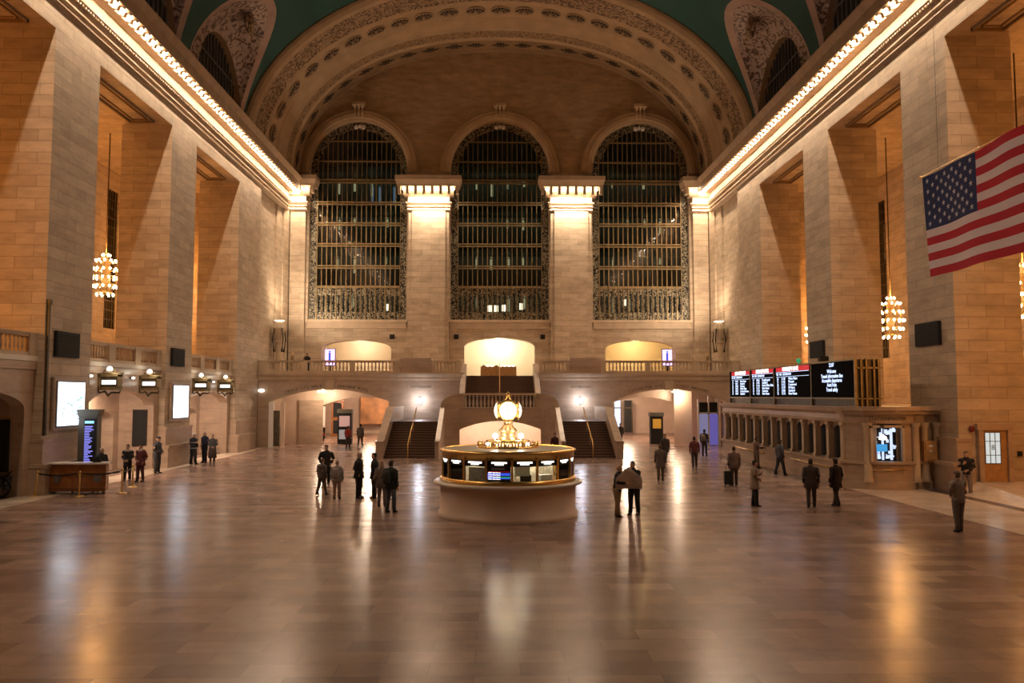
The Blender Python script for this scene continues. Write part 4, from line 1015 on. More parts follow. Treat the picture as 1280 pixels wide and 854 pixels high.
# bowed end facing the viewer
def endx(t):   # plan of the end, t 0..1 from X0 to X 18.3
    pts = [(X0 + 0.12, YT0 + 1.0), (X0 + 0.15, YT0 + 0.75), (X0 + 0.75, YT0 + 0.15), (X0 + 1.1, YT0 - 0.05), (X0 + 1.6, YT0 - 0.15), (X0 + 2.1, YT0 - 0.15), (X0 + 2.6, YT0), (X0 + 2.9, YT0 + 0.3), (18.3, YT0 + 0.45)]
    return pts
pl = endx(0)
def strip(pts, z0, z1, o=0.0, closed_top=None, name='', mat='marble', smooth=False):
    mb = MB(); n = len(pts); vs = []
    for i, (x, y) in enumerate(pts):
        a = Vector((pts[min(i + 1, n - 1)][0] - pts[max(i - 1, 0)][0], pts[min(i + 1, n - 1)][1] - pts[max(i - 1, 0)][1])).normalized(); nx, ny = a.y, -a.x
        vs += [(x + nx * o, y + ny * o, z0), (x + nx * o, y + ny * o, z1), (x - nx * 0.3, y - ny * 0.3, z1), (x - nx * 0.3, y - ny * 0.3, z0)]
    for i in range(n - 1):
        for k in range(4): mb.f.append((i * 4 + k, (i + 1) * 4 + k, (i + 1) * 4 + (k + 1) % 4, i * 4 + (k + 1) % 4)); mb.sm.append(smooth)
    mb.v = vs; return mb
for z0, z1, o, nm_ in ((0, 0.35, 0.14, 'end_base'), (0.35, 1.05, 0.06, 'end_dado'), (1.05, 1.15, 0.2, 'end_sill'), (2.72, 3.1, 0.10, 'end_frieze'), (3.1, 3.25, 0.28, 'end_cornice'), (3.25, 3.42, 0.40, 'end_cornice')):
    tl(strip(pl, z0, z1, o)).build(nm_, M['marble'], to)
tl(strip(pl[:4], 1.1, 2.75, 0.0)).build('end_wall', M['marble'], to)
tl(strip(pl[5:], 1.1, 2.75, 0.0)).build('end_wall', M['marble'], to)
for x, y in ((X0 + 0.78, YT0 + 0.05), (X0 + 2.75, YT0 - 0.02), (X0 + 3.25, YT0 + 0.22), (18.1, YT0 + 0.3)):
    tl(MB().lathe([(0.2, 0.3), (0.2, 0.42), (0.16, 0.5), (0.15, 2.55), (0.21, 2.66), (0.21, 2.75)], (x, y, 0), 10)).build('end_column', M['trimstone'], to)
q = MB().box(X0, 18.6, YT0 + 0.5, 52.8, 3.3, 3.38).box(X0 + 0.3, 18.5, 52.6, 52.8, 0, 3.3); tl(q).build('roof', M['marble'], to)
q = MB().box(15.1, 15.2, YT0 - 0.2, YT0 - 0.05, 1.15, 2.62).box(16.42, 16.52, YT0 - 0.2, YT0 - 0.05, 1.15, 2.62).box(15.1, 16.52, YT0 - 0.2, YT0 - 0.05, 2.55, 2.65)
tl(q).build('end_window_frame', M['trimstone'], to)
ew = MB().box(15.2, 16.42, YT0 + 0.25, YT0 + 0.27, 1.15, 2.55); tl(ew)
ewo = ew.build('end_window', M['black'], to, label='lit end window of the ticket office')
q = MB(); rs = random.Random(3)
for i in range(26):
    x = 15.2 + rs.random() * 1.15; z = 1.2 + rs.random() * 1.2; q.box(x, x + 0.03 + rs.random() * 0.14, YT0 + 0.22, YT0 + 0.24, z, z + 0.03 + rs.random() * 0.16)
q.box(15.75, 15.83, YT0 + 0.2, YT0 + 0.24, 1.2, 2.5).box(16.1, 16.2, YT0 + 0.2, YT0 + 0.24, 1.2, 2.5)
tl(q).build('window_highlights', M['glow_window'], ewo)
tl(MB().box(15.45, 15.95, YT0 + 0.15, YT0 + 0.19, 1.55, 1.85)).build('blue_screen', emit('cyan_screen_glow', (0.05, 0.35, 0.75), 0.9), ewo)
tl(MB().tube([(15.15, YT0 - 0.25, 0.82), (16.45, YT0 - 0.3, 0.82)], 0.03, 6).tube([(15.3, YT0 - 0.25, 0.82), (15.3, YT0, 0.75)], 0.03, 6).tube([(16.3, YT0 - 0.28, 0.82), (16.3, YT0, 0.75)], 0.03, 6)).build('brass_rail', M['brass'], to, label='brass grab rail along the counter')
r = empty('pendant_lamp', (15.55, YT0 - 0.32, 2.15), label='small bright pendant lamp hanging before the lit end window of the ticket office', cat='lamp')
MB().tube([(0, 0, 0.12), (0, 0, 0.45)], 0.02, 6).box(-0.05, 0.05, -0.05, 0.1, 0.42, 0.5).build('rod', M['bronze_dk'], r); MB().lathe([(0.03, 0.12), (0.15, 0.02), (0.16, -0.08), (0.0001, -0.1)], n=12).build('shade', M['sign_white'], r)
o = MB().box(17.4, 17.95, YT0 - 0.02, YT0 + 0.22, 1.15, 2.0).build('wooden_cabinet', M['wood_lt'], None, label='small wooden notice cabinet on the ticket office end wall', cat='cabinet')
MB().box(17.45, 17.9, YT0 - 0.05, YT0 - 0.02, 1.2, 1.95).build('cabinet_door', M['wood_lt'], o); MB().box(17.6, 17.75, YT0 - 0.06, YT0 - 0.05, 1.75, 1.83).box(17.6, 17.72, YT0 - 0.06, YT0 - 0.05, 1.55, 1.62).build('label_plates', M['white'], o)
text_mesh('inscription', 'STATIONMASTER', 0.2, (15.8 - 14.3, YT0 - 0.25 - 43 - 0.02, 2.92), ROT_Y, M['rosdark'], to)

# departure board
bdm = empty('departure_board', (15, 43, 3.4), label='long dark departure board with red headers standing on the ticket office', cat='departure board')
def bl(mb): mb.v = [(x - 15, y - 43, z - 3.4) for x, y, z in mb.v]; return mb
bl(MB().box(15.02, 16.05, 34.4, 53.0, 3.4, 5.42)).build('cabinet', M['bronze_dk'], bdm)
q = MB()
for yy in (34.4, 39.2, 44.5, 48.7, 53.0): q.box(14.93, 15.03, yy - 0.04, yy + 0.04, 3.4, 5.48)
q.box(14.93, 15.03, 34.4, 53, 3.72, 3.78).box(14.93, 15.03, 34.4, 53, 5.4, 5.46)
for x in (15.2, 15.42, 15.75, 15.95): q.box(x - 0.03, x + 0.03, 34.3, 34.42, 3.4, 5.45)
q.box(15.0, 16.1, 34.3, 34.42, 5.02, 5.09).box(15.0, 16.1, 34.3, 34.42, 3.72, 3.77)
bl(q).build('bronze_frame', M['bronze'], bdm)
scrm = plain('unlit_screen', (0.006, 0.006, 0.008), 0.95); scrm.node_tree.nodes['Principled BSDF'].inputs['Specular IOR Level'].default_value = 0.05
q = MB().box(14.98, 15.015, 34.5, 52.9, 3.8, 5.38); bl(q).build('screen_face', scrm, bdm)
heads = ['DEPARTURES', 'DEPARTURES', 'HARLEM LINE']
cols = [(52.6, 48.9), (48.4, 44.7), (44.2, 39.5)]
dest = [['New Haven', 'Stamford', 'Harrison', 'White Plains', 'Croton-Harmon', 'Stamford'], ['Poughkeepsie', 'Stamford', 'North White Plains', 'New Haven', 'Southeast', 'New Haven'], ['White Plains', 'Wassaic', 'Crestwood', 'Mt Kisco', 'Stamford', 'New Haven']]
hd = MB()
for k, (ya, yb) in enumerate(cols):
    hd.box(14.965, 14.98, yb, ya, 5.14, 5.38)
bl(hd).build('red_header', M['led_red'], bdm)
tm = 22 * 60 + 7
for k, (ya, yb) in enumerate(cols):
    W = ya - yb
    text_mesh('header_lettering', heads[k], 0.30, (14.95 - 15, ya - W * 0.22 - 43, 5.26 - 3.4), ROT_R, M['sign_white'], bdm, align='LEFT', sx=1.25)
    text_mesh('column_lettering', 'TRK  TIME   DESTINATION', 0.17, (14.95 - 15, ya - 0.08 - 43, 5.0 - 3.4), ROT_R, M['led_blue'], bdm, align='LEFT', sx=1.1)
    bl(MB().box(14.965, 14.98, yb + 0.05, ya, 5.105, 5.125).box(14.965, 14.98, yb + 0.05, ya, 4.87, 4.885)).build('divider_line', M['led_blue'], bdm)
    for j in range(6):
        tm += 7; z = 4.76 - j * 0.155 - 3.4
        text_mesh('row_lettering', '%d' % (12 + (k * 7 + j * 5) % 29), 0.19, (14.95 - 15, ya - 0.2 - 43, z), ROT_R, M['led_blue'], bdm, align='LEFT', sx=1.2)
        text_mesh('row_lettering', '%d:%02d' % ((tm // 60 - 1) % 12 + 1, tm % 60), 0.19, (14.95 - 15, ya - 0.85 - 43, z), ROT_R, M['led_blue'], bdm, align='LEFT', sx=1.4)
        text_mesh('row_lettering', dest[k][j], 0.19, (14.95 - 15, ya - 1.9 - 43, z), ROT_R, M['led_blue'], bdm, align='LEFT', sx=1.3)
for j, (s_, z) in enumerate((('22:07', 5.26), ('Welcome', 4.98), ('Transit information line', 4.76), ('Accessible departures', 4.56), ('AutoTrain', 4.36), ('Travel safely', 4.14))):
    text_mesh('message_lettering', s_, 0.25, (14.95 - 15, 36.8 - 43, z - 3.4), ROT_R, M['led_blue'], bdm, sx=1.0)
o = MB().box(14.9, 15.3, 37.9, 38.2, 5.48, 5.72).tube([(15.1, 38.05, 5.44), (15.1, 38.05, 5.9)], 0.02, 6).build('board_camera', M['black'], None, label='small black camera box on top of the departure board', cat='camera')
o = MB().sphere((15.1, 41.2, 5.66), 0.12, 10).tube([(15.1, 41.2, 5.43), (15.1, 41.2, 5.6)], 0.03, 6).build('green_lamp', emit('green_lamp_glow', (0.02, 0.35, 0.14), 0.8), None, label='small green lamp on top of the departure board', cat='lamp')

# door on the near right pier
dr = empty('wooden_door', (19.2, 32.35, 0.45), label='wooden door with nine frosted panes on the nearest right pier', cat='door')
MB().box(-0.1, 0.9, -0.02, 0.05, 0, 2.05).build('leaf', M['wood_lt'], dr)
MB().box(-0.28, -0.1, -0.12, 0.05, 0, 2.25).box(0.9, 1.08, -0.12, 0.05, 0, 2.25).box(-0.34, 1.14, -0.14, 0.05, 2.05, 2.3).build('marble_frame', M['marble'], dr)
MB().box(0.0, 0.62, -0.035, -0.02, 0.72, 1.95).build('frosted_panes', emit('frosted_pane_glow', (0.72, 0.80, 0.78), 0.75), dr)
q = MB()
for x in (0.0, 0.2, 0.41, 0.62): q.box(x - 0.012, x + 0.012, -0.05, -0.03, 0.72, 1.95)
for z in (0.72, 1.05, 1.6, 1.95): q.box(0, 0.62, -0.05, -0.03, z - 0.012, z + 0.012)
q.build('glazing_bars', M['bronze_dk'], dr)
MB().tube([(0.74, -0.08, 1.0), (0.86, -0.08, 1.0)], 0.018, 6).build('door_handle', M['brass'], dr)
text_mesh('pane_lettering', '8', 0.3, (0.31, -0.055, 1.35), ROT_Y, M['grey'], dr)
MB().box(20.55, 20.7, 32.3, 32.4, 1.45, 1.65).box(20.58, 20.67, 32.27, 32.3, 1.5, 1.6).build('call_box', M['black'], None, label='small black call box right of the wooden door', cat='call box')
o = MB().lathe([(0.0001, -0.03), (0.1, -0.03), (0.1, 0.03)], n=14); o.v = [(18.7 + x, 32.33 + z, 2.55 + y * 1.3) for x, y, z in o.v]
o.build('fire_alarm', M['red'], None, label='small dark red round alarm above the right pier plinth', cat='alarm')

# ================================================================= INFORMATION BOOTH
BX, BY = 0.05, 27.15
ib = empty('information_booth', (BX, BY, 0), label='round marble and glass information booth in the middle of the concourse', cat='booth')
MB().lathe([(2.30, 0), (2.30, 0.12), (2.23, 0.14), (2.23, 1.0)], n=64).build('marble_drum', M['pinkwall'], ib)
MB().lathe([(2.2, 0.98), (2.30, 1.0), (2.44, 1.03), (2.46, 1.08), (2.42, 1.12), (2.2, 1.12)], n=64).build('counter_ledge', M['offwhite'], ib)
MB().lathe([(2.24, 1.12), (2.24, 1.24), (2.18, 1.26)], n=64).build('brass_band', M['gold'], ib)
MB().lathe([(2.12, 1.88), (2.18, 1.88), (2.18, 2.05), (2.24, 2.07), (2.24, 2.13), (2.14, 2.16)], n=64).build('roof_rim', M['gold'], ib)
MB().lathe([(2.17, 2.13), (1.05, 2.17), (0.0001, 2.17)], n=34, smooth=False).build('roof', plain('pale_glass_roof', (0.30, 0.24, 0.19), 0.3), ib)
MB().lathe([(2.0, 1.12), (0.0001, 1.12)], n=40).build('inner_floor', M['wood'], ib)
mul = None; th0 = math.radians(2.5); NP = 17
for j in range(NP):
    a = -PI / 2 + th0 + 2 * PI * j / NP
    if mul is None: mul = MB().box(-0.035, 0.035, -0.03, 0.03, 1.22, 1.9).build('brass_mullion', M['gold'], ib); o = mul
    else: o = mul.copy(); COL.objects.link(o)
    o.location = (2.16 * math.cos(a), 2.16 * math.sin(a), 0); o.rotation_euler = (0, 0, a - PI / 2)
    am = a + PI / NP
    pn = MB().box(-0.37, 0.37, -0.005, 0.005, 1.24, 1.7).build('glass_pane', M['clearglass'], ib); pn.location = (2.12 * math.cos(am), 2.12 * math.sin(am), 0); pn.rotation_euler = (0, 0, am - PI / 2)
    hp = MB().box(-0.37, 0.37, -0.02, 0.02, 1.70, 1.89).build('header_panel', M['black'], ib); hp.location = pn.location; hp.rotation_euler = (0, 0, am + PI / 2)
    if math.sin(am) < 0.2:
        q = MB().box(-0.24, 0.24, -0.026, -0.02, 1.80, 1.845).box(-0.14, 0.14, -0.026, -0.02, 1.75, 1.785).build('lit_sign_strip', M['sign_white'], hp)
def in_booth(deg, r, mb, name, mat, par=None, **kw):
    a = -PI / 2 + math.radians(deg); o = mb.build(name, M[mat] if isinstance(mat, str) else mat, par or ib, **kw); o.location = (r * math.cos(a), r * math.sin(a), 0); o.rotation_euler = (0, 0, a + PI / 2); return o
# blue schedule screen panel
sc = empty('schedule_screen', (BX + 2.19 * math.sin(math.radians(-8.1)), BY - 2.19 * math.cos(math.radians(-8.1)), 1.22), math.radians(-8.1), label='blue and green lit train schedule screen in the booth front', cat='screen')
MB().box(-0.36, 0.36, -0.01, 0.03, 0.02, 0.5).build('screen_back', M['black'], sc)
MB().box(-0.35, 0.35, -0.015, -0.01, 0.22, 0.30).box(-0.35, 0.35, -0.015, -0.01, 0.12, 0.19).build('blue_rows', M['blue_scr'], sc)
MB().box(-0.10, 0.35, -0.016, -0.01, 0.155, 0.19).build('green_row', M['green_scr'], sc)
MB().box(-0.33, 0.33, -0.016, -0.01, 0.335, 0.345).build('red_line', M['led_red'], sc)
for j in range(4): text_mesh('screen_lettering', '%d:%02d  New Haven' % (10 + j % 2, 7 + 11 * j), 0.05, (-0.33, -0.018, 0.31 - j * 0.065), ROT_Y, M['sign_white'], sc, align='LEFT')
MB().box(-0.22, 0.18, -0.016, -0.01, 0.39, 0.46).build('grey_plate', M['grey'], sc)
# things inside the booth
def booth_thing(name, deg, r, z, mb, mat, label, cat):
    a = -PI / 2 + math.radians(deg); o = mb.build(name, M[mat] if isinstance(mat, str) else mat, None, label=label, cat=cat)
    o.location = (BX + r * math.cos(a), BY + r * math.sin(a), z); o.rotation_euler = (0, 0, a + PI / 2); return o
booth_thing('brochure_rack', -51, 1.88, 1.12, MB().box(-0.16, 0.16, -0.05, 0.05, 0, 0.45).box(-0.14, 0.14, -0.08, -0.05, 0.03, 0.12).box(-0.14, 0.14, -0.08, -0.05, 0.2, 0.28), 'white', 'pale brochure rack behind the left booth panes', 'rack')
booth_thing('map_poster', -29, 1.95, 1.14, MB().box(-0.33, 0.33, -0.01, 0.01, 0, 0.5).box(-0.35, 0.35, 0.01, 0.02, -0.02, 0.52), plain('map_paper', (0.36, 0.33, 0.36), 0.5, noise=0.3, scale=9), 'greyish map poster behind the booth pane left of the blue screen', 'poster')
booth_thing('monitor', 16, 1.9, 1.12, MB().box(-0.18, 0.18, -0.02, 0.02, 0.05, 0.3).box(-0.03, 0.03, -0.02, 0.02, 0, 0.06).box(-0.1, 0.1, -0.06, 0.06, 0, 0.015), 'black', 'small black monitor behind the right booth pane', 'monitor')
booth_thing('paper_sheet', 12, 1.98, 1.3, MB().box(-0.24, 0.24, -0.004, 0.004, 0.1, 0.4).box(-0.25, -0.2, -0.02, 0.0, 0.05, 0.42), 'offwhite', 'cream paper notice hung in the booth window', 'notice')
booth_thing('cardboard_box', 36, 1.9, 1.12, MB().box(-0.22, 0.22, -0.1, 0.1, 0, 0.28).box(-0.23, 0.23, -0.11, 0.11, 0.25, 0.29), 'white', 'white box on the booth counter behind the right panes', 'box')
booth_thing('bottle_rack', 58, 1.9, 1.12, MB().lathe([(0.05, 0), (0.05, 0.2), (0.02, 0.26), (0.02, 0.32)], (-0.1, 0, 0), 8).lathe([(0.05, 0), (0.05, 0.26), (0.02, 0.3), (0.02, 0.36)], (0.06, 0.03, 0), 8).box(-0.2, 0.2, -0.06, 0.08, -0.0, 0.02), 'grey', 'bright bottles and tins behind the rightmost booth panes', 'bottles')
for a in range(9):
    t_ = a * PI * 2 / 9 + 0.35; point('booth_light', (BX + 1.85 * math.cos(t_), BY + 1.85 * math.sin(t_), 1.95), 30, (1.0, 0.88, 0.70), 0.08)
MB().lathe([(1.5, 1.12), (1.5, 1.98), (0.3, 2.0)], n=17, smooth=False).build('core_cabinets', plain('cabinet_cream', (0.62, 0.55, 0.45), 0.5, noise=0.45, scale=7), ib)
# crown fence, Information drum, clock
cl = empty('clock_tower', (BX, BY, 2.16), label='golden four faced ball clock on its pedestal above the booth roof', cat='clock')
q = MB().lathe([(1.02, 0), (1.02, 0.06), (0.98, 0.06)], n=48)
for j in range(56):
    a = 2 * PI * j / 56; q.tube([(1.0 * math.cos(a), 1.0 * math.sin(a), 0.05), (1.0 * math.cos(a), 1.0 * math.sin(a), 0.16), (1.0 * math.cos(a), 1.0 * math.sin(a), 0.22 if j % 2 else 0.17)], [0.018, 0.022, 0.003], 5)
q.build('crown_fence', M['gold'], cl)
MB().lathe([(0.72, 0.0), (0.72, 0.05), (0.70, 0.06), (0.70, 0.19), (0.74, 0.20), (0.74, 0.24), (0.3, 0.26)], n=48).build('sign_drum', M['gold'], cl)
for j, ch in enumerate('Information'):
    a = (j - 5) * math.radians(7.6); text_mesh('sign_letter', ch, 0.13, (0.715 * math.sin(a), -0.715 * math.cos(a), 0.125), (PI / 2, 0, a), M['sign_white'], cl)
q = MB()
for a in (-75, -62, 60, 68): a = math.radians(a); q.sphere((0.71 * math.sin(a), -0.71 * math.cos(a), 0.12), 0.06, 8)
q.build('sign_jewels', M['sign_white'], cl)
MB().lathe([(0.30, 0.26), (0.30, 0.32), (0.24, 0.38), (0.25, 0.50), (0.31, 0.54), (0.30, 0.58), (0.17, 0.72), (0.13, 0.80), (0.16, 0.83), (0.16, 0.87), (0.11, 0.90), (0.12, 0.95), (0.2, 0.98)], n=24).build('pedestal', plain('brass_pedestal', (0.62, 0.44, 0.24), 0.3, 0.7), cl)
cz = 1.22
MB().lathe([(0.2, cz - 0.30), (0.34, cz - 0.2), (0.36, cz), (0.34, cz + 0.2), (0.2, cz + 0.32), (0.12, cz + 0.36), (0.08, cz + 0.42), (0.05, cz + 0.46)], n=8, smooth=False, a0=PI / 8, a1=2 * PI + PI / 8).build('clock_body', M['gold'], cl)
for k in range(4):
    a = k * PI / 2; u = Vector((math.sin(a), -math.cos(a), 0)); v = Vector((math.cos(a), math.sin(a), 0))
    q = MB(); n = 28; vs = []; rings = [(0.0001, 0.12), (0.12, 0.105), (0.22, 0.06), (0.29, 0.0)]
    for r_, d in rings:
        for j in range(n):
            t_ = 2 * PI * j / n; vs.append(Vector((0, 0, cz)) + u * (0.34 + d) + v * r_ * math.cos(t_) + Vector((0, 0, r_ * math.sin(t_))))
    q.add(vs, [(i * n + j, i * n + (j + 1) % n, (i + 1) * n + (j + 1) % n, (i + 1) * n + j) for i in range(3) for j in range(n)], True)
    fc = q.build('clock_face', M['clockface'], cl)
    q = MB()
    def hand(ang, L, w_):
        d = v * math.sin(ang) + Vector((0, 0, math.cos(ang))); p = v * math.cos(ang) - Vector((0, 0, math.sin(ang))); c0 = Vector((0, 0, cz)) + u * 0.468
        q.add([c0 - d * 0.04 + p * w_, c0 + d * L + p * w_ * 0.3, c0 + d * L - p * w_ * 0.3, c0 - d * 0.04 - p * w_], [(0, 1, 2, 3)])
    hand(math.radians(22), 0.22, 0.012); hand(math.radians(305), 0.13, 0.016)
    for h_ in range(12):
        a2 = PI * h_ / 6; d = v * math.sin(a2) + Vector((0, 0, math.cos(a2))); p = v * math.cos(a2) - Vector((0, 0, math.sin(a2))); c0 = Vector((0, 0, cz)) + u * 0.402
        q.add([c0 + d * 0.225 + p * 0.006, c0 + d * 0.26 + p * 0.006 - u * 0.02, c0 + d * 0.26 - p * 0.006 - u * 0.02, c0 + d * 0.225 - p * 0.006], [(0, 1, 2, 3)])
    q.build('hands_and_marks', M['bronze_dk'], fc)
    q = MB(); q.tube([Vector((0, 0, cz)) + u * 0.345 + v * 0.30 * math.cos(2 * PI * j / 24) + Vector((0, 0, 0.30 * math.sin(2 * PI * j / 24))) for j in range(25)], 0.022, 6); q.build('bezel', M['gold'], fc)
q = MB().sphere((0, 0, cz + 0.52), 0.085, 14); q.tube([(0, 0, cz + 0.6), (0, 0, cz + 0.66)], [0.02, 0.004], 6).build('finial_ball', M['gold'], cl)
point('clock_light', (BX, BY - 0.75, 3.45), 14, (1.0, 0.82, 0.52), 0.1)
for k, x in enumerate((-0.42, 0.42)):
    r = empty('globe_lamp', (BX + x, BY - 0.35, 2.42), label='small dazzling globe lamp %s of the golden clock pedestal' % ['left', 'right'][k], cat='lamp')
    MB().sphere((0, 0, 0.14), 0.085, 12).build('globe', emit('globe_glow', (1.0, 0.84, 0.6), 25), r); MB().lathe([(0.05, 0), (0.02, 0.03), (0.03, 0.07)], n=8).build('lamp_base', M['gold'], r)
    point('globe_light', (BX + x, BY - 0.55, 2.66), 20, (1.0, 0.8, 0.56), 0.06)

# ================================================================= CHANDELIERS
bch = None
def chandelier(x, y, zt, zb, label):
    global bch
    r = empty('chandelier', (x, y, zb), label=label, cat='chandelier')
    H = zt - zb; MB().tube([(0, 0, H), (0, 0, 18.9 - zb)], 0.035, 6).build('stem', M['bronze_dk'], r)
    q = MB()
    for k, (f_, rr) in enumerate(((0.08, 0.42), (0.26, 0.62), (0.45, 0.68), (0.62, 0.66), (0.8, 0.5))):
        q.tube([(rr * 0.9 * math.cos(2 * PI * j / 20), rr * 0.9 * math.sin(2 * PI * j / 20), H * f_ + 0.0) for j in range(21)], 0.03, 6)
    for j in range(8):
        a = 2 * PI * j / 8; q.tube([(rr_ * 0.85 * math.cos(a), rr_ * 0.85 * math.sin(a), H * f_) for f_, rr_ in ((0.04, 0.3), (0.26, 0.62), (0.45, 0.68), (0.62, 0.66), (0.8, 0.5), (0.95, 0.12))], 0.02, 5)
    q.lathe([(0.0001, H * 0.02), (0.3, H * 0.08), (0.22, H * 0.3), (0.12, H * 0.9), (0.2, H)], n=12)
    q.build('frame', M['bronze'], r)
    for k, (f_, rr, n) in enumerate(((0.03, 0.45, 8), (0.22, 0.64, 12), (0.42, 0.70, 14), (0.62, 0.66, 12), (0.82, 0.52, 10), (0.95, 0.2, 5))):
        for j in range(n):
            a = 2 * PI * (j + 0.5 * (k % 2)) / n
            if bch is None: bch = MB().sphere((0, 0, 0), 0.065, 8, 1.2).build('bulb', M['bulb_ch'], r); o = bch
            else: o = bch.copy(); COL.objects.link(o); o.parent = r
            o.location = (rr * math.cos(a), rr * math.sin(a), H * f_)
    for f_ in (0.1, 0.5, 0.95): point('chandelier_light', (x, y, zb + H * f_), CHP / 3, AMBER, 0.25)
CHP = 3000
for yy, d in ((34.4, 'nearest'), (46.2, 'second'), (57.2, 'farthest')):
    chandelier(-22.5, yy, 11.95, 9.5, 'glowing bulb chandelier in the left side passage, %s' % d)
    chandelier(22.4, yy, 9.6, 7.15, 'glowing bulb chandelier in the right side passage, %s' % d)
for sx in (-1, 1):
    point('passage_light', (sx * 22.5, 22.5, 7.5), CHP * 0.4, AMBER, 0.4)

# ================================================================= SCREENS, SPEAKERS, SIGNS ON THE LEFT WALL
for k, (ya, yb, z0, z1, d) in enumerate(((33.2, 35.3, 2.65, 4.42, 'nearest'), (45.0, 47.1, 2.65, 4.42, 'second'))):
    o = empty('wall_screen', (-WX, (ya + yb) / 2, z0), label='bright white advertising screen on the %s left pier' % d, cat='screen')
    h = (yb - ya) / 2; H = z1 - z0
    MB().box(0.02, 0.16, -h - 0.18, h + 0.18, -0.18, H + 0.2).build('marble_frame', M['marble'], o)
    MB().box(0.12, 0.2, -h - 0.06, h + 0.06, -0.07, H + 0.07).build('bezel', M['grey'], o)
    MB().box(0.2, 0.215, -h, h, 0, H).build('screen', M['scr_white'], o)
    rs = random.Random(k); q = MB()
    for i in range(28):
        y = -h + 0.15 + rs.random() * (2 * h - 0.4); z = 0.15 + rs.random() * (H * 0.55); q.box(0.216, 0.219, y, y + 0.05 + rs.random() * 0.2, z, z + 0.02 + rs.random() * 0.07)
    q.build('map_lines', emit('pale_teal_print_glow', (0.45, 0.78, 0.80), 0.85), o)
for k, (x, ya, yb, z0, z1, d) in enumerate(((-WX, 33.1, 34.9, 5.45, 6.5, 'nearest left pier'), (-WX, 44.9, 46.6, 5.5, 6.5, 'second left pier'), (WX, 33.4, 35.3, 6.0, 7.0, 'nearest right pier'), (WX, 45.4, 47.3, 6.05, 7.0, 'second right pier'))):
    s = 1 if x < 0 else -1
    o = empty('wall_speaker', (x, (ya + yb) / 2, z0), label='black louvred speaker box on the %s' % d, cat='speaker')
    h = (yb - ya) / 2
    MB().box(*sorted((s * 0.0, s * 0.14)), -h, h, 0, z1 - z0).build('case', M['black'], o)
    q = MB()
    for i in range(9): q.box(*sorted((s * 0.14, s * 0.17)), -h + 0.06, h - 0.06, 0.06 + i * 0.105, 0.10 + i * 0.105)
    q.build('louvres', plain('louvre_grey', (0.010, 0.009, 0.008), 0.8), o)
def gate_sign(x, y, z, d):
    o = empty('track_sign', (x, y, z), label='bronze lantern-topped track sign with a lit panel, %s along the left wall' % d, cat='sign')
    MB().box(-0.55, 0.55, -0.06, 0.12, 0.0, 0.14).box(-0.55, 0.55, -0.06, 0.12, 0.62, 0.76).box(-0.55, -0.4, -0.06, 0.12, 0.1, 0.7).box(0.4, 0.55, -0.06, 0.12, 0.1, 0.7).box(-0.6, 0.6, -0.09, 0.15, 0.74, 0.8).build('bronze_frame', M['bronze'], o)
    MB().box(-0.4, 0.4, 0.0, 0.1, 0.12, 0.64).build('panel_back', M['bronze_dk'], o)
    MB().box(-0.33, 0.30, -0.02, 0.0, 0.27, 0.46).build('lit_panel', M['sign_white'], o)
    MB().sphere((0.0, 0.02, 0.97), 0.13, 12).build('globe', M['sign_white'], o)
    MB().lathe([(0.2, 0.8), (0.14, 0.84), (0.12, 0.88)], (0, 0.02, 0), 10).tube([(-0.3, 0.03, 0.8), (-0.22, 0.03, 0.95), (-0.1, 0.03, 0.84)], 0.03, 5).tube([(0.3, 0.03, 0.8), (0.22, 0.03, 0.95), (0.1, 0.03, 0.84)], 0.03, 5).build('crest', M['bronze'], o)
    MB().tube([(-0.55, 0.05, 0.1), (-0.45, 0.05, -0.12), (-0.2, 0.05, -0.05), (-0.05, 0.05, -0.25), (0.1, 0.05, -0.1), (0.45, 0.05, -0.12), (0.5, 0.05, 0.0)], [0.05, 0.04, 0.05, 0.07, 0.05, 0.04, 0.03], 6).build('scroll_bracket', M['bronze_dk'], o)
    point('sign_light', (x + 0.2, y - 0.35, z + 0.9), 9, (1.0, 0.85, 0.62), 0.08)
for x, y, d in ((-18.05, 37.6, 'nearest'), (-18.05, 41.9, 'second'), (-18.05, 49.2, 'third'), (-18.05, 53.6, 'farthest')):
    gate_sign(x, y, 4.12, d)
for k, (y, d) in enumerate(((39.5, 'middle'), (51.5, 'farthest'))):
    for j, dy in enumerate((-2.9, 1.35) if k == 0 else (-1.2, 0.9)):
        o = empty('spot_lamp', (-18.4, y + dy, 4.75), label='small bright spotlight over the %s left alcove, %s one' % (d, ['nearer', 'farther'][j]), cat='lamp')
        MB().sphere((0, 0, 0), 0.09, 10, 0.7).build('lens', M['sign_white'], o); MB().box(-0.15, 0.0, -0.05, 0.05, -0.04, 0.06).build('bracket', M['black'], o)
    area('alcove_light', (-19.4, y + 0.3, 3.85), (-0.3, 0.3, -1), 0.6, 3.0, 340, (1.0, 0.74, 0.56))
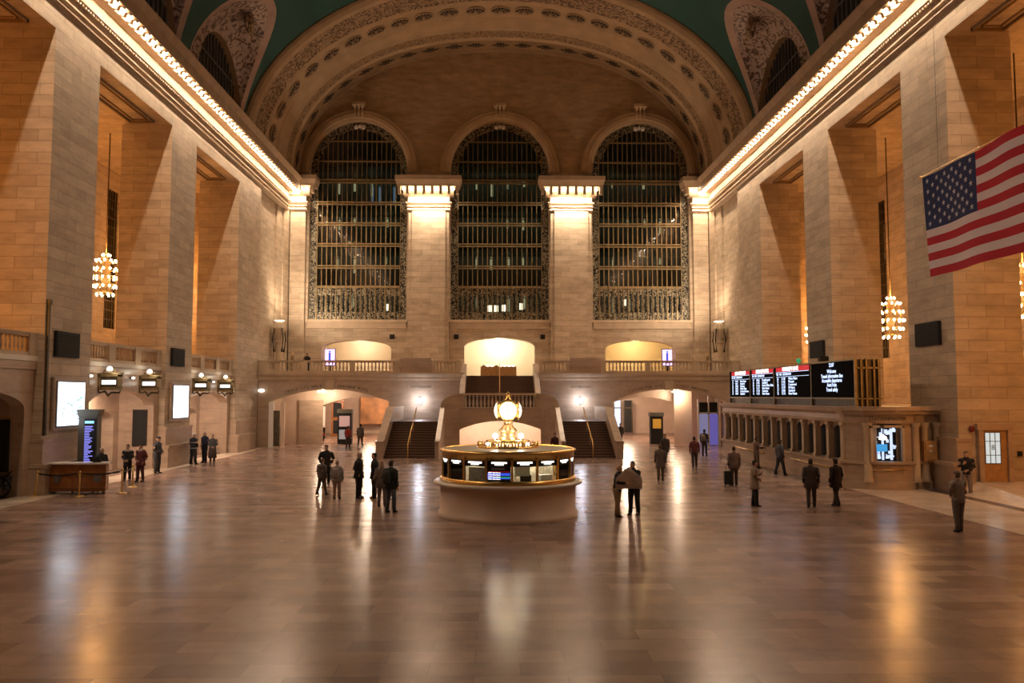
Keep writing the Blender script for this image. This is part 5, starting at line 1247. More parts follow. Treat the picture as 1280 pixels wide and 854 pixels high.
# black track board on the alcove jamb, and others
for k, (x, y, d) in enumerate(((-19.25, 43.74, 'middle'), (-19.25, 55.55, 'farthest'))):
    if k: continue
    o = MB().box(x - 0.36, x + 0.36, y - 0.06, y, 1.25, 3.1).build('track_board', M['black'], None, label='tall narrow black track board in the middle left alcove', cat='board')
    MB().box(x - 0.39, x + 0.39, y - 0.03, y + 0.0, 1.21, 3.14).build('frame', M['bronze_dk'], o)
    q = MB()
    rs = random.Random(5)
    for i in range(9): zz = 1.5 + i * 0.17; q.box(x - 0.2, x - 0.2 + 0.1 + rs.random() * 0.25, y - 0.065, y - 0.06, zz, zz + 0.02)
    pass
o = MB().box(-WX + 0.0, -WX + 0.1, 32.5, 32.62, 2.3, 7.6).box(-WX, -WX + 0.14, 32.47, 32.65, 7.5, 7.7).build('conduit', M['bronze_dk'], None, label='thin dark vertical conduit on the near edge of the nearest left pier', cat='conduit')
# pylon kiosk with blue screen
py = empty('timetable_pylon', (-17.33, 34.5, 0), label='grey timetable pylon with a blue lit screen behind the wooden desk', cat='pylon')
MB().box(-0.40, 0.40, -0.16, 0.16, 0.0, 3.0).build('case', M['steelblue'], py)
MB().prism([(-0.40, 3.0), (0.40, 3.0), (0.50, 3.3), (-0.46, 3.3)], lambda p, r_, t_: (p, t_, r_), -0.22, 0.22).build('flared_top', M['steelblue'], py)
MB().box(-0.14, 0.34, -0.18, -0.16, 1.0, 2.92).build('screen', M['black'], py)
q = MB(); rs = random.Random(9)
for i in range(22): zz = 1.15 + i * 0.068; q.box(-0.12, -0.12 + 0.16 + rs.random() * 0.22, -0.19, -0.181, zz, zz + 0.03)
q.build('screen_lines', emit('violet_line_glow', (0.30, 0.30, 1.0), 1.3), py)
MB().box(-0.12, 0.25, -0.19, -0.181, 2.72, 2.82).box(-0.12, 0.28, -0.19, -0.181, 1.04, 1.1).build('screen_header', emit('cyan_header_glow', (0.3, 0.75, 1.0), 1.4), py)
# copper notice plate and red lamp by the left corner
o = MB().box(-19.1, -18.3, 61.35, 61.48, 0.55, 1.75).build('notice_plate', plain('copper_plate', (0.42, 0.18, 0.05), 0.4, 0.5), None, label='square copper coloured notice plate on the wall left of the left corridor', cat='plate')
MB().box(-19.15, -18.25, 61.4, 61.5, 0.5, 0.56).box(-19.15, -18.25, 61.4, 61.5, 1.74, 1.8).build('frame', M['bronze'], o)
o = empty('warning_lamp', (-18.75, 61.35, 2.75), label='small red glowing lamp above the copper notice plate', cat='lamp')
MB().sphere((0, 0, 0), 0.09, 10).build('lens', M['redlamp'], o); MB().tube([(0, 0.05, 0), (0, 0.05, -0.9)], 0.02, 6).build('pipe', M['bronze'], o)
o = MB().lathe([(0.0001, 0), (0.22, 0), (0.25, 0.05)], n=16, sx=1, sy=0.5); o = o.build('wall_downlight', M['sign_white'], None, label='oval bright downlight high on the wall left of the left corridor', cat='lamp'); o.location = (-17.9, 61.3, 4.25); o.rotation_euler = (PI / 2, 0, 0)

# ================================================================= DESK, STANCHIONS
dk = empty('service_desk', (-16.85, 32.5, 0), label='curved varnished wooden service desk with pale top and two crests by the nearest left pier', cat='desk')
def arc_box(mb, r0, r1, a0, a1, z0, z1, n=14, cy=4.2):
    vs = []
    for j in range(n + 1):
        a = a0 + (a1 - a0) * j / n
        for r_ in (r0, r1):
            for z in (z0, z1): vs.append((r_ * math.sin(a), cy - r_ * math.cos(a), z))
    fs = []
    for j in range(n):
        b = j * 4; c = b + 4; fs += [(b, c, c + 1, b + 1), (b + 2, b + 3, c + 3, c + 2), (b, b + 2, c + 2, c), (b + 1, c + 1, c + 3, b + 3)]
    fs += [(0, 1, 3, 2), (n * 4, n * 4 + 2, n * 4 + 3, n * 4 + 1)]
    return mb.add(vs, fs)
arc_box(MB(), 3.6, 4.2, -0.27, 0.27, 0.12, 1.0).build('body', M['wood'], dk)
arc_box(arc_box(MB(), 4.15, 4.24, -0.27, 0.27, 0.14, 0.26), 4.18, 4.23, -0.27, 0.27, 0.70, 0.75).build('mouldings', plain('dark_varnish', (0.20, 0.07, 0.02), 0.3), dk)
arc_box(MB(), 3.5, 4.35, -0.29, 0.29, 1.18, 1.23).build('pale_top', M['offwhite'], dk)
arc_box(MB(), 3.7, 4.22, -0.27, 0.27, 1.0, 1.18).build('upper_band', M['wood'], dk)
for a in (-0.17, 0.2):
    q = MB().prism([(-0.14, 0.12), (0.14, 0.12), (0.14, -0.06), (0, -0.18), (-0.14, -0.06)], lambda p, r_, t_: (p, t_, r_), -0.02, 0.02).build('crest', M['grey'], dk, label='grey shield shaped crest'); q.location = (4.24 * math.sin(a), 4.2 - 4.24 * math.cos(a), 0.62); q.rotation_euler = (0, 0, a)
for a in (-0.24, -0.05, 0.15, 0.25):
    q = MB().lathe([(0.0001, -0.03), (0.05, -0.03), (0.05, 0.03), (0.0001, 0.03)], n=10); q.v = [(z, x, y + 0.056) for x, y, z in q.v]; q = q.build('castor', M['grey'], dk); q.location = (4.0 * math.sin(a), 4.2 - 4.0 * math.cos(a), 0)
lp = MB().box(-0.16, 0.16, -0.02, 0.02, 0.0, 0.2).build('folded_laptop', M['black'], None, label='small dark screen on the pale desk top', cat='screen'); lp.location = (-16.15, 32.75, 1.235)
sp_ = [(-18.1, 31.95, 'leftmost'), (-16.4, 31.95, 'second from the left'), (-15.2, 32.9, 'third from the left'), (-15.75, 35.1, 'farthest back')]
for k, (x, y, d) in enumerate(sp_):
    o = empty('stanchion', (x, y, 0), label='slim brass stanchion by the wooden desk, %s' % d, cat='stanchion')
    lean = 0.1 if k == 0 else 0
    MB().tube([(0, 0, 0.02), (lean, 0, 0.9)], 0.035, 10).tube([(lean, 0, 0.9), (lean * 1.05, 0, 0.98)], [0.05, 0.045], 10).build('post', M['brass'], o)
    MB().lathe([(0.0001, 0.05), (0.1, 0.045), (0.19, 0.02), (0.19, 0.0)], n=20).build('base', M['brass'], o)
for (a, b) in ((0, 1), (1, 2), (2, 3)):
    A, B = sp_[a], sp_[b]; pts = [Vector((A[0] + (B[0] - A[0]) * t_, A[1] + (B[1] - A[1]) * t_, 0.88 - 0.08 * math.sin(PI * t_))) for t_ in [0.06 + 0.88 * i / 8 for i in range(9)]]
    q = MB()
    for p, r_ in zip(pts, pts[1:]): q.add([p + Vector((0, -0.004, -0.03)), r_ + Vector((0, -0.004, -0.03)), r_ + Vector((0, -0.004, 0.03)), p + Vector((0, -0.004, 0.03)), p + Vector((0, 0.004, -0.03)), r_ + Vector((0, 0.004, -0.03)), r_ + Vector((0, 0.004, 0.03)), p + Vector((0, 0.004, 0.03))], [(0, 1, 2, 3), (4, 7, 6, 5), (3, 2, 6, 7), (0, 4, 5, 1)])
    q.build('belt_strap', M['black'], None, label='black belt strap between %s and %s brass stanchion' % (A[2], B[2]), cat='strap')
# dark wheel thing at the left frame edge
wh = empty('wheeled_cart', (-19.0, 31.3, 0), label='dark wheeled cart cut by the left edge of the photo beside the dark archway', cat='cart')
q = MB().tube([(0.36 * math.cos(2 * PI * j / 24), 0, 0.42 + 0.36 * math.sin(2 * PI * j / 24)) for j in range(25)], 0.05, 8); q.build('wheel', M['black'], wh)
q = MB()
for j in range(8): a = 2 * PI * j / 8; q.tube([(0, 0, 0.42), (0.34 * math.cos(a), 0, 0.42 + 0.34 * math.sin(a))], 0.012, 5)
q.build('spokes', M['grey'], wh); MB().box(-0.6, 0.1, 0.1, 0.5, 0.35, 0.8).tube([(0.0, 0.3, 0.8), (0.2, 0.3, 1.0)], 0.03, 6).build('body', M['black'], wh)
MB().box(-20.3, -19.1, 31.72, 31.82, 1.0, 2.9).box(-20.34, -19.06, 31.76, 31.86, 0.95, 2.95).build('led_panel', M['black'], None, label='large switched-off black screen in the nearest left archway', cat='screen')

# ================================================================= FLAG
fx = 14.15; ya, yb = 26.95, 19.5; zt = 11.27; H = 3.45
fl_root = empty('american_flag', (fx, ya, zt), label='large hanging American flag with stars and stripes at the right', cat='flag')
def FP(u, v, off=0.0):     # u 0..1 fly, v 0..1 down
    y = (yb - ya) * u - 0.34 * v; z = -H * v + 0.0 * u
    x = 0.10 * math.sin(7 * u + 1.5 * v) * (0.3 + u) + 0.05 * math.sin(17 * u - 2 * v) + off
    return (x, y, z)
def fgrid(u0, u1, v0, v1, off, nu=24, nv=3):
    mb = MB(); vs = [FP(u0 + (u1 - u0) * i / nu, v0 + (v1 - v0) * j / nv, off) for j in range(nv + 1) for i in range(nu + 1)]
    fs = [(j * (nu + 1) + i, j * (nu + 1) + i + 1, (j + 1) * (nu + 1) + i + 1, (j + 1) * (nu + 1) + i) for j in range(nv) for i in range(nu)]
    return mb.add(vs, fs, True)
red, whi = MB(), MB()
for s_ in range(13):
    u0 = 0.4 if s_ < 7 else 0.0
    for off in (-0.006, 0.006):
        g = fgrid(u0, 1, s_ / 13, (s_ + 1) / 13, off); (red if s_ % 2 == 0 else whi).add(g.v, g.f, True)
red.build('red_stripes', plain('flag_red', (0.50, 0.010, 0.035), 0.8), fl_root)
whi.build('white_stripes', plain('flag_white', (0.78, 0.68, 0.74), 0.8), fl_root)
g = fgrid(0, 0.4, 0, 7 / 13, -0.006, 12, 6); h_ = fgrid(0, 0.4, 0, 7 / 13, 0.006, 12, 6); g.add(h_.v, h_.f, True)
g.build('blue_canton', plain('flag_blue', (0.012, 0.028, 0.13), 0.8), fl_root)
stq = MB()
for r_ in range(9):
    for c_ in range(6 if r_ % 2 == 0 else 5):
        u = 0.4 * ((c_ * 2 + 1 + (r_ % 2)) / 12); v = (7 / 13) * (r_ + 1) / 10
        P = Vector(FP(u, v, -0.02)); vs = []
        for k in range(10):
            rr = 0.105 if k % 2 == 0 else 0.042; a = PI / 2 + k * PI / 5; vs.append((P.x, P.y - rr * math.cos(a), P.z + rr * math.sin(a)))
        vs.append(tuple(P)); stq.add(vs, [(k, (k + 1) % 10, 10) for k in range(10)])
stq.build('stars', plain('flag_star_white', (0.60, 0.60, 0.70), 0.8), fl_root)
MB().tube([(0, 0.12, 0.04), (0, yb - ya - 0.1, 0.04)], 0.02, 6).sphere((0, 0.14, 0.04), 0.05, 8).build('hanging_rod', M['brass'], fl_root)
MB().tube([(0, -1, 0.04), (0, -1, 20.5)], 0.008, 4).tube([(0, -6.4, 0.04), (0, -6.4, 20.5)], 0.008, 4).build('hanging_wire', M['grey'], fl_root)

# ================================================================= PEOPLE
M['skin'] = plain('skin', (0.50, 0.29, 0.20), 0.5)
_mats = {}
def cloth(c, rough=0.85):
    k = tuple(c)
    if k not in _mats: _mats[k] = plain('cloth_%d' % len(_mats), k, rough, noise=0.12, scale=12)
    return _mats[k]
ARMS = {  # elbow, wrist, finger direction (right arm, x>0; mirrored for the left)
    'down': ((0.25, 0.03, 1.14), (0.25, -0.05, 0.89), (0, -0.1, -1)),
    'clasp': ((0.24, 0.0, 1.15), (0.06, -0.22, 1.02), (-0.8, -0.2, -0.4)),
    'pocket': ((0.28, 0.06, 1.15), (0.19, -0.06, 0.95), (-0.3, -0.3, -0.9)),
    'phone': ((0.23, -0.02, 1.14), (0.10, -0.27, 1.24), (-0.4, -0.3, 0.8)),
    'forward': ((0.24, -0.06, 1.16), (0.20, -0.34, 1.16), (0, -1, 0.1)),
    'raise': ((0.26, -0.18, 1.26), (0.16, -0.40, 1.38), (-0.2, -0.8, 0.4)),
}
LEGS = {'stand': (0, 0, 0, 0), 'stride': (-0.20, 0.22, 0.0, 0.04), 'small': (-0.07, 0.06, 0, 0)}
_body = {}
def head_mesh(mb, bend):
    c = Vector((0, -0.03 - bend * 0.5, 1.64 - bend * 0.10))
    rows = [(-0.118, 0.018, 0.02, -0.045), (-0.108, 0.038, 0.04, -0.04), (-0.085, 0.055, 0.07, -0.02), (-0.05, 0.066, 0.085, -0.008), (-0.01, 0.073, 0.094, 0.0), (0.03, 0.077, 0.098, 0.004), (0.07, 0.072, 0.092, 0.008), (0.10, 0.052, 0.068, 0.01), (0.118, 0.02, 0.028, 0.012)]
    mb.loft([(c + Vector((0, dy, z)), rx, ry) for z, rx, ry, dy in rows], 16)
    mb.loft([(c + Vector((0, -0.088, -0.035)), 0.016, 0.012), (c + Vector((0, -0.108, -0.028)), 0.015, 0.014), (c + Vector((0, -0.098, 0.0)), 0.010, 0.010), (c + Vector((0, -0.09, 0.03)), 0.008, 0.006)], 8)
    for s in (-1, 1): mb.sphere(c + Vector((s * 0.076, 0.008, -0.01)), 0.028, 8, 1.1, 0.35, 0.7)
    return c
def body_mesh(arm_l, arm_r, leg, bend):
    key = (arm_l, arm_r, leg, bend)
    if key in _body: return _body[key]
    V, E, R = [], [], []
    def v(p, r): V.append(p); R.append(r); return len(V) - 1
    def fb(y, z): return -bend * max(0, (z - 0.95)) * 1.1
    pel = v((0, 0, 0.95), 0.125); wa = v((0, fb(0, 1.1), 1.10), 0.11); ch = v((0, fb(0, 1.32), 1.32), 0.125); nb = v((0, fb(0, 1.47), 1.47), 0.06); nt = v((0, fb(0, 1.56) - 0.01, 1.57), 0.052)
    E += [(pel, wa), (wa, ch), (ch, nb), (nb, nt)]
    lf = LEGS[leg]
    for i, s in enumerate((-1, 1)):
        dy = lf[i]; hp = v((s * 0.09, 0, 0.88), 0.085); kn = v((s * 0.10, dy * 0.45 - 0.02, 0.48), 0.056); an = v((s * 0.10, dy, 0.09 + (0.04 if dy > 0.1 else 0)), 0.036); to = v((s * 0.12, dy - 0.15, 0.035), 0.03)
        E += [(pel, hp), (hp, kn), (kn, an), (an, to)]
        el, wr, fd = ARMS[arm_l if s < 0 else arm_r]
        f0 = fb(0, 1.4)
        sh = v((s * 0.175, f0, 1.42), 0.055); e = v((s * el[0], el[1] + f0, el[2]), 0.04); w_ = v((s * wr[0], wr[1] + f0, wr[2]), 0.027)
        d = Vector((s * fd[0], fd[1], fd[2])).normalized(); pc = Vector(V[w_]) + d * 0.06; side = d.cross(Vector((0.2 * s, 1, 0.1))).normalized()
        pa = v(tuple(pc), 0.026)
        E += [(ch, sh), (sh, e), (e, w_), (w_, pa)]
        curl = d.cross(side).normalized() * (0.3 if s > 0 else -0.3)
        for k, L in enumerate((0.085, 0.095, 0.09, 0.07)):
            off = side * (0.022 * (k - 1.5)); a = v(tuple(pc + off + d * 0.035), 0.0095); b = v(tuple(pc + off * 1.1 + d * (0.035 + L * 0.5) + curl * 0.03), 0.0085); c = v(tuple(pc + off * 1.1 + d * (0.03 + L * 0.85) + curl * 0.09), 0.007)
            E += [(pa, a), (a, b), (b, c)]
        a = v(tuple(pc - side * 0.035 - d * 0.01), 0.011); b = v(tuple(pc - side * 0.058 + d * 0.02 + curl * 0.05), 0.009); c = v(tuple(pc - side * 0.06 + d * 0.045 + curl * 0.08), 0.008)
        E += [(pa, a), (a, b), (b, c)]
    me = bpy.data.meshes.new('b'); me.from_pydata([tuple(p) for p in V], E, []); o = bpy.data.objects.new('b', me); COL.objects.link(o)
    sk = o.modifiers.new('s', 'SKIN'); sk.use_smooth_shade = True
    for i, r in enumerate(R): me.skin_vertices[0].data[i].radius = (r, r); me.skin_vertices[0].data[i].use_root = (i == 0)
    o.modifiers.new('u', 'SUBSURF').levels = 1
    dg = bpy.context.evaluated_depsgraph_get(); em = bpy.data.meshes.new_from_object(o.evaluated_get(dg)); bpy.data.objects.remove(o)
    mb = MB(); mb.add([tuple(p.co) for p in em.vertices], [tuple(p.vertices) for p in em.polygons], True)
    c = head_mesh(mb, bend)
    _body[key] = (mb, c, {'V': V})
    return _body[key]
def person(x, y, H, face, label, top=(0.02, 0.02, 0.02), legs=(0.02, 0.02, 0.025), hair=(0.03, 0.02, 0.015), kind='jacket', arms=('down', 'down'), leg='stand', bend=0.0, hairkind='short',
           collar=None, bag=None, hat=None, hem=None, group=None, z=0.0, stripes=None, scale_w=1.0):
    mb, hc, _ = body_mesh(arms[0], arms[1], leg, bend)
    b = MB(); b.add(mb.v, mb.f, True)
    o = b.build('person', M['skin'], None, label=label, cat='person', group=group)
    s = H / 1.76; o.location = (x, y, z + 0.0); o.rotation_euler = (0, 0, face); o.scale = (s * scale_w, s * scale_w, s)
    fb = lambda zz: -bend * max(0, (zz - 0.95)) * 1.1
    # trousers
    t = MB(); lf = LEGS[leg]
    for i, sg in enumerate((-1, 1)):
        dy = lf[i]; lift = 0.04 if dy > 0.1 else 0
        t.loft([((sg * 0.085, 0, 0.97), 0.105, 0.125), ((sg * 0.09, 0, 0.86), 0.105, 0.12), ((sg * 0.10, dy * 0.45 - 0.02, 0.50), 0.078, 0.085), ((sg * 0.10, dy * 0.8, 0.25), 0.068, 0.075), ((sg * 0.10, dy, 0.07 + lift), 0.062, 0.075)], 12)
    t.build('trousers', cloth(legs), o)
    for i, sg in enumerate((-1, 1)):
        dy = lf[i]; lift = 0.03 if dy > 0.1 else 0
        MB().loft([((sg * 0.105, dy - 0.05, 0.0 + lift), 0.048, 0.125), ((sg * 0.105, dy - 0.05, 0.03 + lift), 0.052, 0.13), ((sg * 0.105, dy - 0.03, 0.07 + lift), 0.045, 0.095), ((sg * 0.102, dy + 0.01, 0.11 + lift), 0.045, 0.055)], 12).build('shoe', cloth((0.02, 0.016, 0.014)), o)
    # upper garment
    zh = hem if hem is not None else {'jacket': 0.84, 'puffer': 0.80, 'coat': 0.50, 'long': 0.34}[kind]
    w_ = 1.18 if kind == 'puffer' else (1.08 if kind in ('coat', 'long') else 1.0)
    flare = {'jacket': 0.19, 'puffer': 0.19, 'coat': 0.24, 'long': 0.25}[kind]
    rings = [((0, 0.0, zh), flare * w_, flare * 0.78 * w_)]
    if zh < 0.7: rings.append(((0, 0, 0.75), 0.21 * w_, 0.16 * w_))
    for zz, rx, ry in ((0.97, 0.185, 0.145), (1.10, 0.172, 0.13), (1.22, 0.19, 0.138), (1.33, 0.208, 0.14), (1.41, 0.205, 0.12), (1.46, 0.15, 0.095), (1.50, 0.085, 0.08), (1.535, 0.075, 0.075)):
        if zz > zh + 0.05: rings.append(((0, fb(zz), zz), rx * w_ if zz < 1.45 else rx, ry * w_ if zz < 1.45 else ry))
    g = MB().loft(rings, 18)
    if kind == 'puffer':
        for zz in (0.88, 0.98, 1.08, 1.18, 1.28, 1.38): g.loft([((0, fb(zz), zz - 0.045), 0.19 * w_, 0.145 * w_), ((0, fb(zz), zz), 0.215 * w_, 0.168 * w_), ((0, fb(zz), zz + 0.045), 0.19 * w_, 0.145 * w_)], 18)
    f0 = fb(1.4)
    for i, sg in enumerate((-1, 1)):
        el, wr, fd = ARMS[arms[i]]
        g.tube([(sg * 0.15, f0, 1.42), (sg * 0.20, f0, 1.40), (sg * el[0], el[1] + f0, el[2]), (sg * (el[0] + wr[0]) / 2, (el[1] + wr[1]) / 2 + f0, (el[2] + wr[2]) / 2), (sg * wr[0], wr[1] + f0, wr[2])], [0.07 * w_, 0.08 * w_, 0.066 * w_, 0.058 * w_, 0.046 * w_], 10)
    cname = {'jacket': 'jacket', 'puffer': 'padded_jacket', 'coat': 'coat', 'long': 'long_coat'}[kind]
    gj = g.build(cname, cloth(top), o)
    if stripes:
        q = MB()
        for zz in (1.22, 0.9): q.loft([((0, fb(zz), zz), 0.20, 0.15), ((0, fb(zz), zz + 0.05), 0.20, 0.15)], 18, caps=False)
        q.build('reflective_stripes', cloth(stripes), gj)
    if collar: MB().loft([((0, f0 - 0.01, 1.42), 0.15, 0.12), ((0, f0 - 0.01, 1.47), 0.14, 0.125), ((0, f0, 1.53), 0.10, 0.105), ((0, f0, 1.55), 0.08, 0.085)], 14).build('collar', cloth(collar), gj, label='pale fluffy collar')
    # hair / hat
    c = hc
    if hat: MB().loft([(c + Vector((0, 0.0, 0.05)), 0.084, 0.105), (c + Vector((0, 0.0, 0.10)), 0.088, 0.108), (c + Vector((0, 0.01, 0.14)), 0.06, 0.075)], 14).box(-0.05, 0.05, c.y - 0.16, c.y - 0.05, c.z + 0.05, c.z + 0.06).build('cap', cloth(hat), o)
    elif hairkind != 'bald':
        q = MB().loft([(c + Vector((0, 0.045, -0.07)), 0.062, 0.05), (c + Vector((0, 0.035, -0.02)), 0.078, 0.072), (c + Vector((0, 0.022, 0.03)), 0.084, 0.092), (c + Vector((0, 0.008, 0.075)), 0.08, 0.102), (c + Vector((0, 0.008, 0.108)), 0.058, 0.078), (c + Vector((0, 0.01, 0.13)), 0.02, 0.03)], 14)
        if hairkind == 'long': q.loft([(c + Vector((0, 0.07, -0.26)), 0.075, 0.03), (c + Vector((0, 0.065, -0.12)), 0.09, 0.045), (c + Vector((0, 0.04, 0.02)), 0.086, 0.06)], 12)
        q.build('hair', cloth(hair), o)
    else:
        MB().loft([(c + Vector((0, 0.05, -0.06)), 0.066, 0.045), (c + Vector((0, 0.04, -0.01)), 0.079, 0.065), (c + Vector((0, 0.04, 0.02)), 0.079, 0.066)], 14).build('hair', cloth(hair), o)
    for sg in (-1, 1): MB().sphere(c + Vector((sg * 0.03, -0.088, 0.005)), 0.009, 6).build('eye', M['black'], o)
    MB().box(-0.022, 0.022, c.y - 0.10, c.y - 0.085, c.z - 0.068, c.z - 0.060).build('mouth', cloth((0.30, 0.10, 0.08)), o)
    if bag:
        k_, col = bag; bm_ = MB()
        if k_ == 'backpack':
            bm_.loft([((0, 0.23 + f0, 1.0), 0.13, 0.06), ((0, 0.24 + f0, 1.05), 0.155, 0.09), ((0, 0.24 + f0, 1.3), 0.15, 0.09), ((0, 0.22 + f0, 1.42), 0.09, 0.05)], 12)
            for sg in (-1, 1): bm_.tube([(sg * 0.11, 0.16 + f0, 1.42), (sg * 0.12, 0.0 + f0, 1.49), (sg * 0.12, -0.15 + f0, 1.38), (sg * 0.14, -0.1 + f0, 1.15), (sg * 0.13, 0.14 + f0, 1.08)], 0.018, 6)
            nm = 'backpack'
        elif k_ == 'handbag':
            bm_.loft([((0.32, -0.02, 0.52), 0.06, 0.17), ((0.32, -0.02, 0.6), 0.075, 0.19), ((0.32, -0.02, 0.76), 0.05, 0.15)], 12); bm_.tube([(0.32, -0.14, 0.74), (0.29, -0.08, 0.9), (0.29, 0.04, 0.9), (0.32, 0.1, 0.74)], 0.012, 5); nm = 'handbag'
        else:
            bm_.box(0.2, 0.5, 0.1, 0.36, 0.06, 0.66).tube([(0.28, 0.28, 0.6), (0.28, 0.3, 1.0), (0.42, 0.3, 1.0), (0.42, 0.28, 0.6)], 0.012, 5)
            for a_ in (0.24, 0.46): bm_.sphere((a_, 0.23, 0.035), 0.035, 8)
            nm = 'suitcase'
        bo = bm_.build(nm, cloth(col), None, label={'backpack': 'backpack worn by the ', 'handbag': 'dark handbag held by the ', 'suitcase': 'black upright suitcase beside the '}[nm] + label, cat=nm)
        lab = bo['label'].split(); bo['label'] = ' '.join(lab[:16])
        bo.location = o.location; bo.rotation_euler = o.rotation_euler; bo.scale = o.scale
    return o
D = math.radians
K = (0.014, 0.013, 0.014)
person(-16.55, 33.95, 1.74, D(60), 'guard in black uniform standing behind the wooden desk', K, K, (0.10, 0.06, 0.04), arms=('down', 'forward'), hairkind='bald')
person(-17.1, 37.6, 1.66, D(10), 'person in black coat with pale collar and clasped hands near the left alcove', K, K, (0.05, 0.03, 0.02), kind='jacket', hem=0.72, arms=('clasp', 'clasp'), collar=(0.45, 0.38, 0.30), leg='small')
person(-16.45, 37.45, 1.68, D(-15), 'person in burgundy coat with pale collar beside the black-coated one', (0.13, 0.03, 0.03), (0.09, 0.025, 0.025), (0.05, 0.03, 0.02), kind='coat', hem=0.75, arms=('clasp', 'pocket'), collar=(0.50, 0.40, 0.32), leg='small', bag=('backpack', (0.02, 0.015, 0.02)))
person(-17.25, 41.2, 1.82, D(80), 'officer in dark grey-blue uniform and cap standing sideways by the second left pier', (0.05, 0.055, 0.065), (0.035, 0.035, 0.04), K, hat=(0.03, 0.03, 0.035), arms=('clasp', 'clasp'), scale_w=1.1)
person(-17.45, 46.6, 1.74, D(150), 'person in black gear with silver stripes and white cap by the second left screen', K, K, hat=(0.7, 0.68, 0.65), stripes=(0.30, 0.28, 0.26), arms=('clasp', 'clasp'), leg='small', scale_w=1.1)
person(-17.2, 47.7, 1.80, D(-30), 'bald person in navy suit facing the striped one by the second left screen', (0.015, 0.018, 0.035), (0.015, 0.015, 0.025), hairkind='bald', arms=('down', 'clasp'))
person(-16.65, 47.4, 1.64, D(20), 'person in grey jacket and long brown skirt near the farthest left alcove', (0.075, 0.075, 0.075), (0.07, 0.045, 0.035), (0.25, 0.22, 0.2), kind='jacket', arms=('clasp', 'clasp'), scale_w=1.05)
MB().loft([((-16.65, 47.4, 0.3), 0.25, 0.22), ((-16.65, 47.4, 0.9), 0.2, 0.16)], 14).build('skirt', cloth((0.07, 0.045, 0.035)), None).name = 'skirt'
_sk = bpy.data.objects['skirt']; _pr = [o for o in bpy.data.objects if o.get('label', '').startswith('person in grey jacket and long brown')][0]
_sk.parent = _pr; _sk.matrix_parent_inverse = Matrix.LocRotScale(_pr.location, _pr.rotation_euler, _pr.scale).inverted()
person(-15.2, 69.6, 1.66, D(-40), 'person in dark clothes walking in the left corridor with a red bag', (0.03, 0.015, 0.015), K, leg='stride', bag=('handbag', (0.25, 0.02, 0.02)))
person(-11.35, 61.0, 1.62, D(160), 'person in red top in the left corridor mouth beside the kiosk', (0.28, 0.03, 0.02), (0.06, 0.04, 0.03), leg='small')
person(-10.7, 62.6, 1.7, D(170), 'person in grey coat in the left corridor mouth', (0.11, 0.10, 0.085), (0.08, 0.07, 0.06), leg='stride', kind='coat', hem=0.7)
person(-7.75, 35.9, 1.72, D(10), 'person in plain black jacket, farthest back of the group left of the booth', K, K, (0.06, 0.035, 0.03), leg='small', arms=('pocket', 'pocket'), scale_w=1.1)
person(-7.15, 32.2, 1.42, D(150), 'short person in brownish grey jacket at the left end of the group', (0.14, 0.11, 0.10), (0.12, 0.08, 0.065), (0.10, 0.06, 0.045), leg='stride', kind='puffer')
person(-6.32, 30.95, 1.44, D(175), 'short person in pale grey padded jacket and beige trousers', (0.30, 0.27, 0.25), (0.30, 0.19, 0.14), (0.35, 0.25, 0.2), kind='puffer', leg='small', bag=('backpack', (0.28, 0.25, 0.24)))
person(-5.55, 31.2, 1.72, D(80), 'person with fair thinning hair in a long black coat facing right', K, K, (0.40, 0.30, 0.22), kind='coat', hem=0.78, hairkind='bald', arms=('pocket', 'pocket'), scale_w=1.08)
person(-4.95, 31.2, 1.70, D(-75), 'dark-haired person in a black coat facing left towards the fair-haired one', K, K, (0.02, 0.015, 0.012), kind='coat', hem=0.75, arms=('pocket', 'down'), scale_w=1.05)
person(-4.35, 28.9, 1.60, D(170), 'person in grey-brown coat with long fair hair and a dark handbag', (0.16, 0.125, 0.105), (0.15, 0.10, 0.085), (0.30, 0.20, 0.14), kind='coat', hem=0.72, hairkind='long', leg='small', bag=('handbag', (0.025, 0.015, 0.015)))
person(-3.85, 27.4, 1.72, D(150), 'person in dark green padded jacket and jeans nearest the booth', (0.022, 0.026, 0.018), (0.085, 0.095, 0.105), (0.06, 0.035, 0.025), kind='puffer', leg='small', arms=('down', 'pocket'), bag=('backpack', (0.02, 0.022, 0.016)))
person(3.55, 26.35, 1.66, D(60), 'person in black jacket and khaki trousers reading the pale map right of the booth', K, (0.36, 0.25, 0.12), (0.20, 0.10, 0.07), arms=('forward', 'raise'), leg='small', bend=0.12, hairkind='bald')
person(4.17, 26.75, 1.76, D(-35), 'tall person in black jacket and trousers leaning over the pale map right of the booth', K, K, (0.10, 0.10, 0.11), arms=('raise', 'forward'), leg='small', bend=0.2, scale_w=1.05)
q = MB(); n = 8; vs = []
for i in range(n + 1):
    for j in range(5):
        u, v_ = i / n, j / 4; top_ = 1.62 - 0.75 * abs(u - 0.5); vs.append((3.46 + 0.86 * u, 26.0 + 0.14 * math.sin(3 * u) + 0.1 * v_, top_ + (0.90 - top_) * v_))
q.add(vs, [(i * 5 + j, i * 5 + j + 1, (i + 1) * 5 + j + 1, (i + 1) * 5 + j) for i in range(n) for j in range(4)], True)
mp_ = q.build('unfolded_map', plain('map_sheet', (0.66, 0.54, 0.46), 0.8, noise=0.15, scale=8), None, label='large pale unfolded map held between the two people right of the booth', cat='map')
mp_.modifiers.new('thick', 'SOLIDIFY').thickness = 0.004
person(7.15, 37.2, 1.66, D(170), 'person in grey-brown coat walking away behind the map readers', (0.13, 0.10, 0.09), (0.15, 0.11, 0.09), (0.12, 0.08, 0.06), kind='coat', hem=0.62, leg='small')
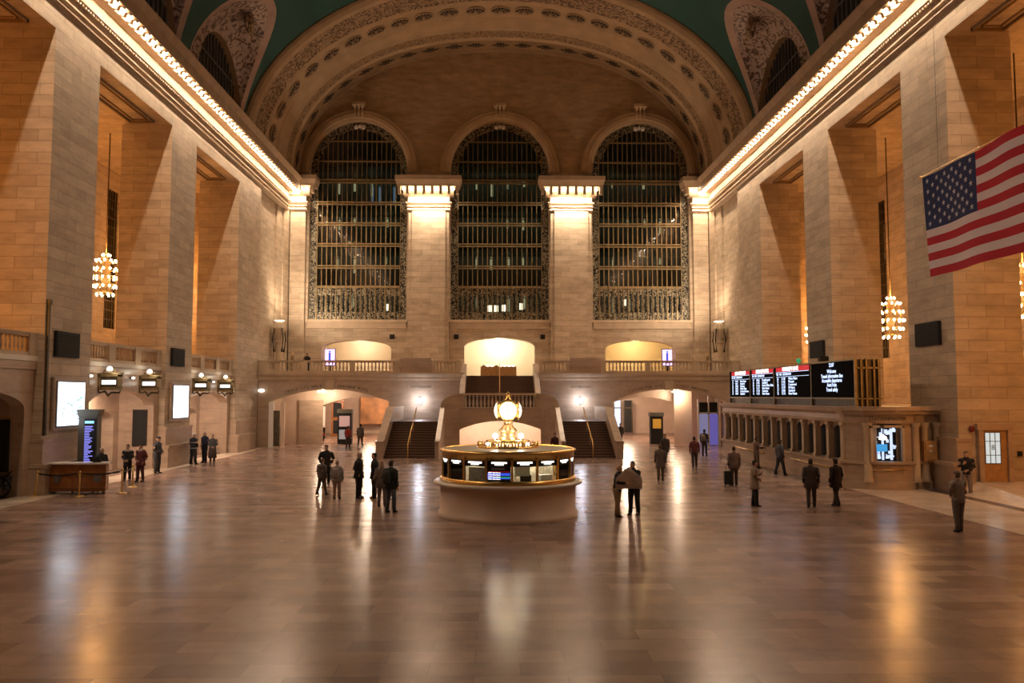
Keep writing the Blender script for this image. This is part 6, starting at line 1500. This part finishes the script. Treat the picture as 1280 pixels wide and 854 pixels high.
person(8.75, 28.7, 1.60, D(75), 'person in a tan knee-length coat and black leggings facing right', (0.27, 0.20, 0.14), K, (0.025, 0.018, 0.015), kind='coat', hem=0.66, arms=('clasp', 'phone'), leg='small', hairkind='short')
person(12.88, 23.25, 1.72, D(190), 'person in grey-brown jacket and trousers at the right, nearest to the viewer', (0.24, 0.19, 0.16), (0.14, 0.115, 0.10), (0.12, 0.09, 0.07), leg='small', arms=('clasp', 'clasp'))
person(18.0, 31.6, 1.72, D(-30), 'person in black jacket and pale trousers standing by the right pier plinth', K, (0.25, 0.21, 0.19), (0.08, 0.05, 0.04), arms=('phone', 'clasp'), bend=0.1, scale_w=1.1)
person(10.0, 35.4, 1.66, D(175), 'person in brown-grey coat right of centre with a suitcase', (0.15, 0.10, 0.09), (0.09, 0.06, 0.055), (0.05, 0.03, 0.02), kind='coat', hem=0.75, leg='small', bag=('suitcase', (0.012, 0.011, 0.011)))
person(13.6, 43.6, 1.64, D(100), 'person in reddish brown clothes at the ticket office counter', (0.16, 0.09, 0.07), (0.15, 0.10, 0.08), (0.1, 0.05, 0.04), leg='small', arms=('forward', 'forward'))
person(13.55, 39.8, 1.72, D(110), 'person in slate blue jacket and dark jeans at the ticket office counter', (0.09, 0.09, 0.11), (0.03, 0.035, 0.05), leg='stride')
person(10.6, 28.3, 1.68, D(160), 'person in dark brown coat, left one of the two before the ticket office', (0.055, 0.038, 0.032), (0.06, 0.042, 0.036), leg='stride', kind='coat', hem=0.7)
person(11.6, 28.6, 1.66, D(200), 'person in blackish coat, right one of the two before the ticket office', (0.035, 0.025, 0.022), (0.05, 0.036, 0.032), leg='stride', kind='coat', hem=0.7)
person(10.35, 43.9, 1.66, D(170), 'person in dull red jacket in the distance before the right corridor', (0.16, 0.04, 0.035), (0.07, 0.05, 0.045), leg='stride')
person(9.3, 46.5, 1.68, D(10), 'person in dark brown coat in the distance left of the red-jacketed one', (0.07, 0.05, 0.042), (0.06, 0.045, 0.04), kind='coat', hem=0.7, leg='stride')
person(13.1, 52.5, 1.7, D(150), 'person in dark clothes with pale rucksack near the far end of the ticket office', (0.05, 0.035, 0.03), (0.05, 0.035, 0.03), leg='small', bag=('backpack', (0.2, 0.17, 0.15)))
person(9.4, 63.8, 1.7, D(20), 'person in black walking in the right corridor', (0.05, 0.045, 0.04), (0.05, 0.045, 0.04), leg='stride')
person(-14.9, 62.9, 1.74, D(0), 'person in black jacket leaning on the far balcony rail', K, K, (0.02, 0.015, 0.012), arms=('forward', 'forward'), bend=0.12, z=5.4)
person(3.15, 48.5, 1.66, D(30), 'dark-haired person in dark red jacket standing behind the booth by the right stair', (0.06, 0.015, 0.012), K, (0.015, 0.012, 0.012), leg='small')
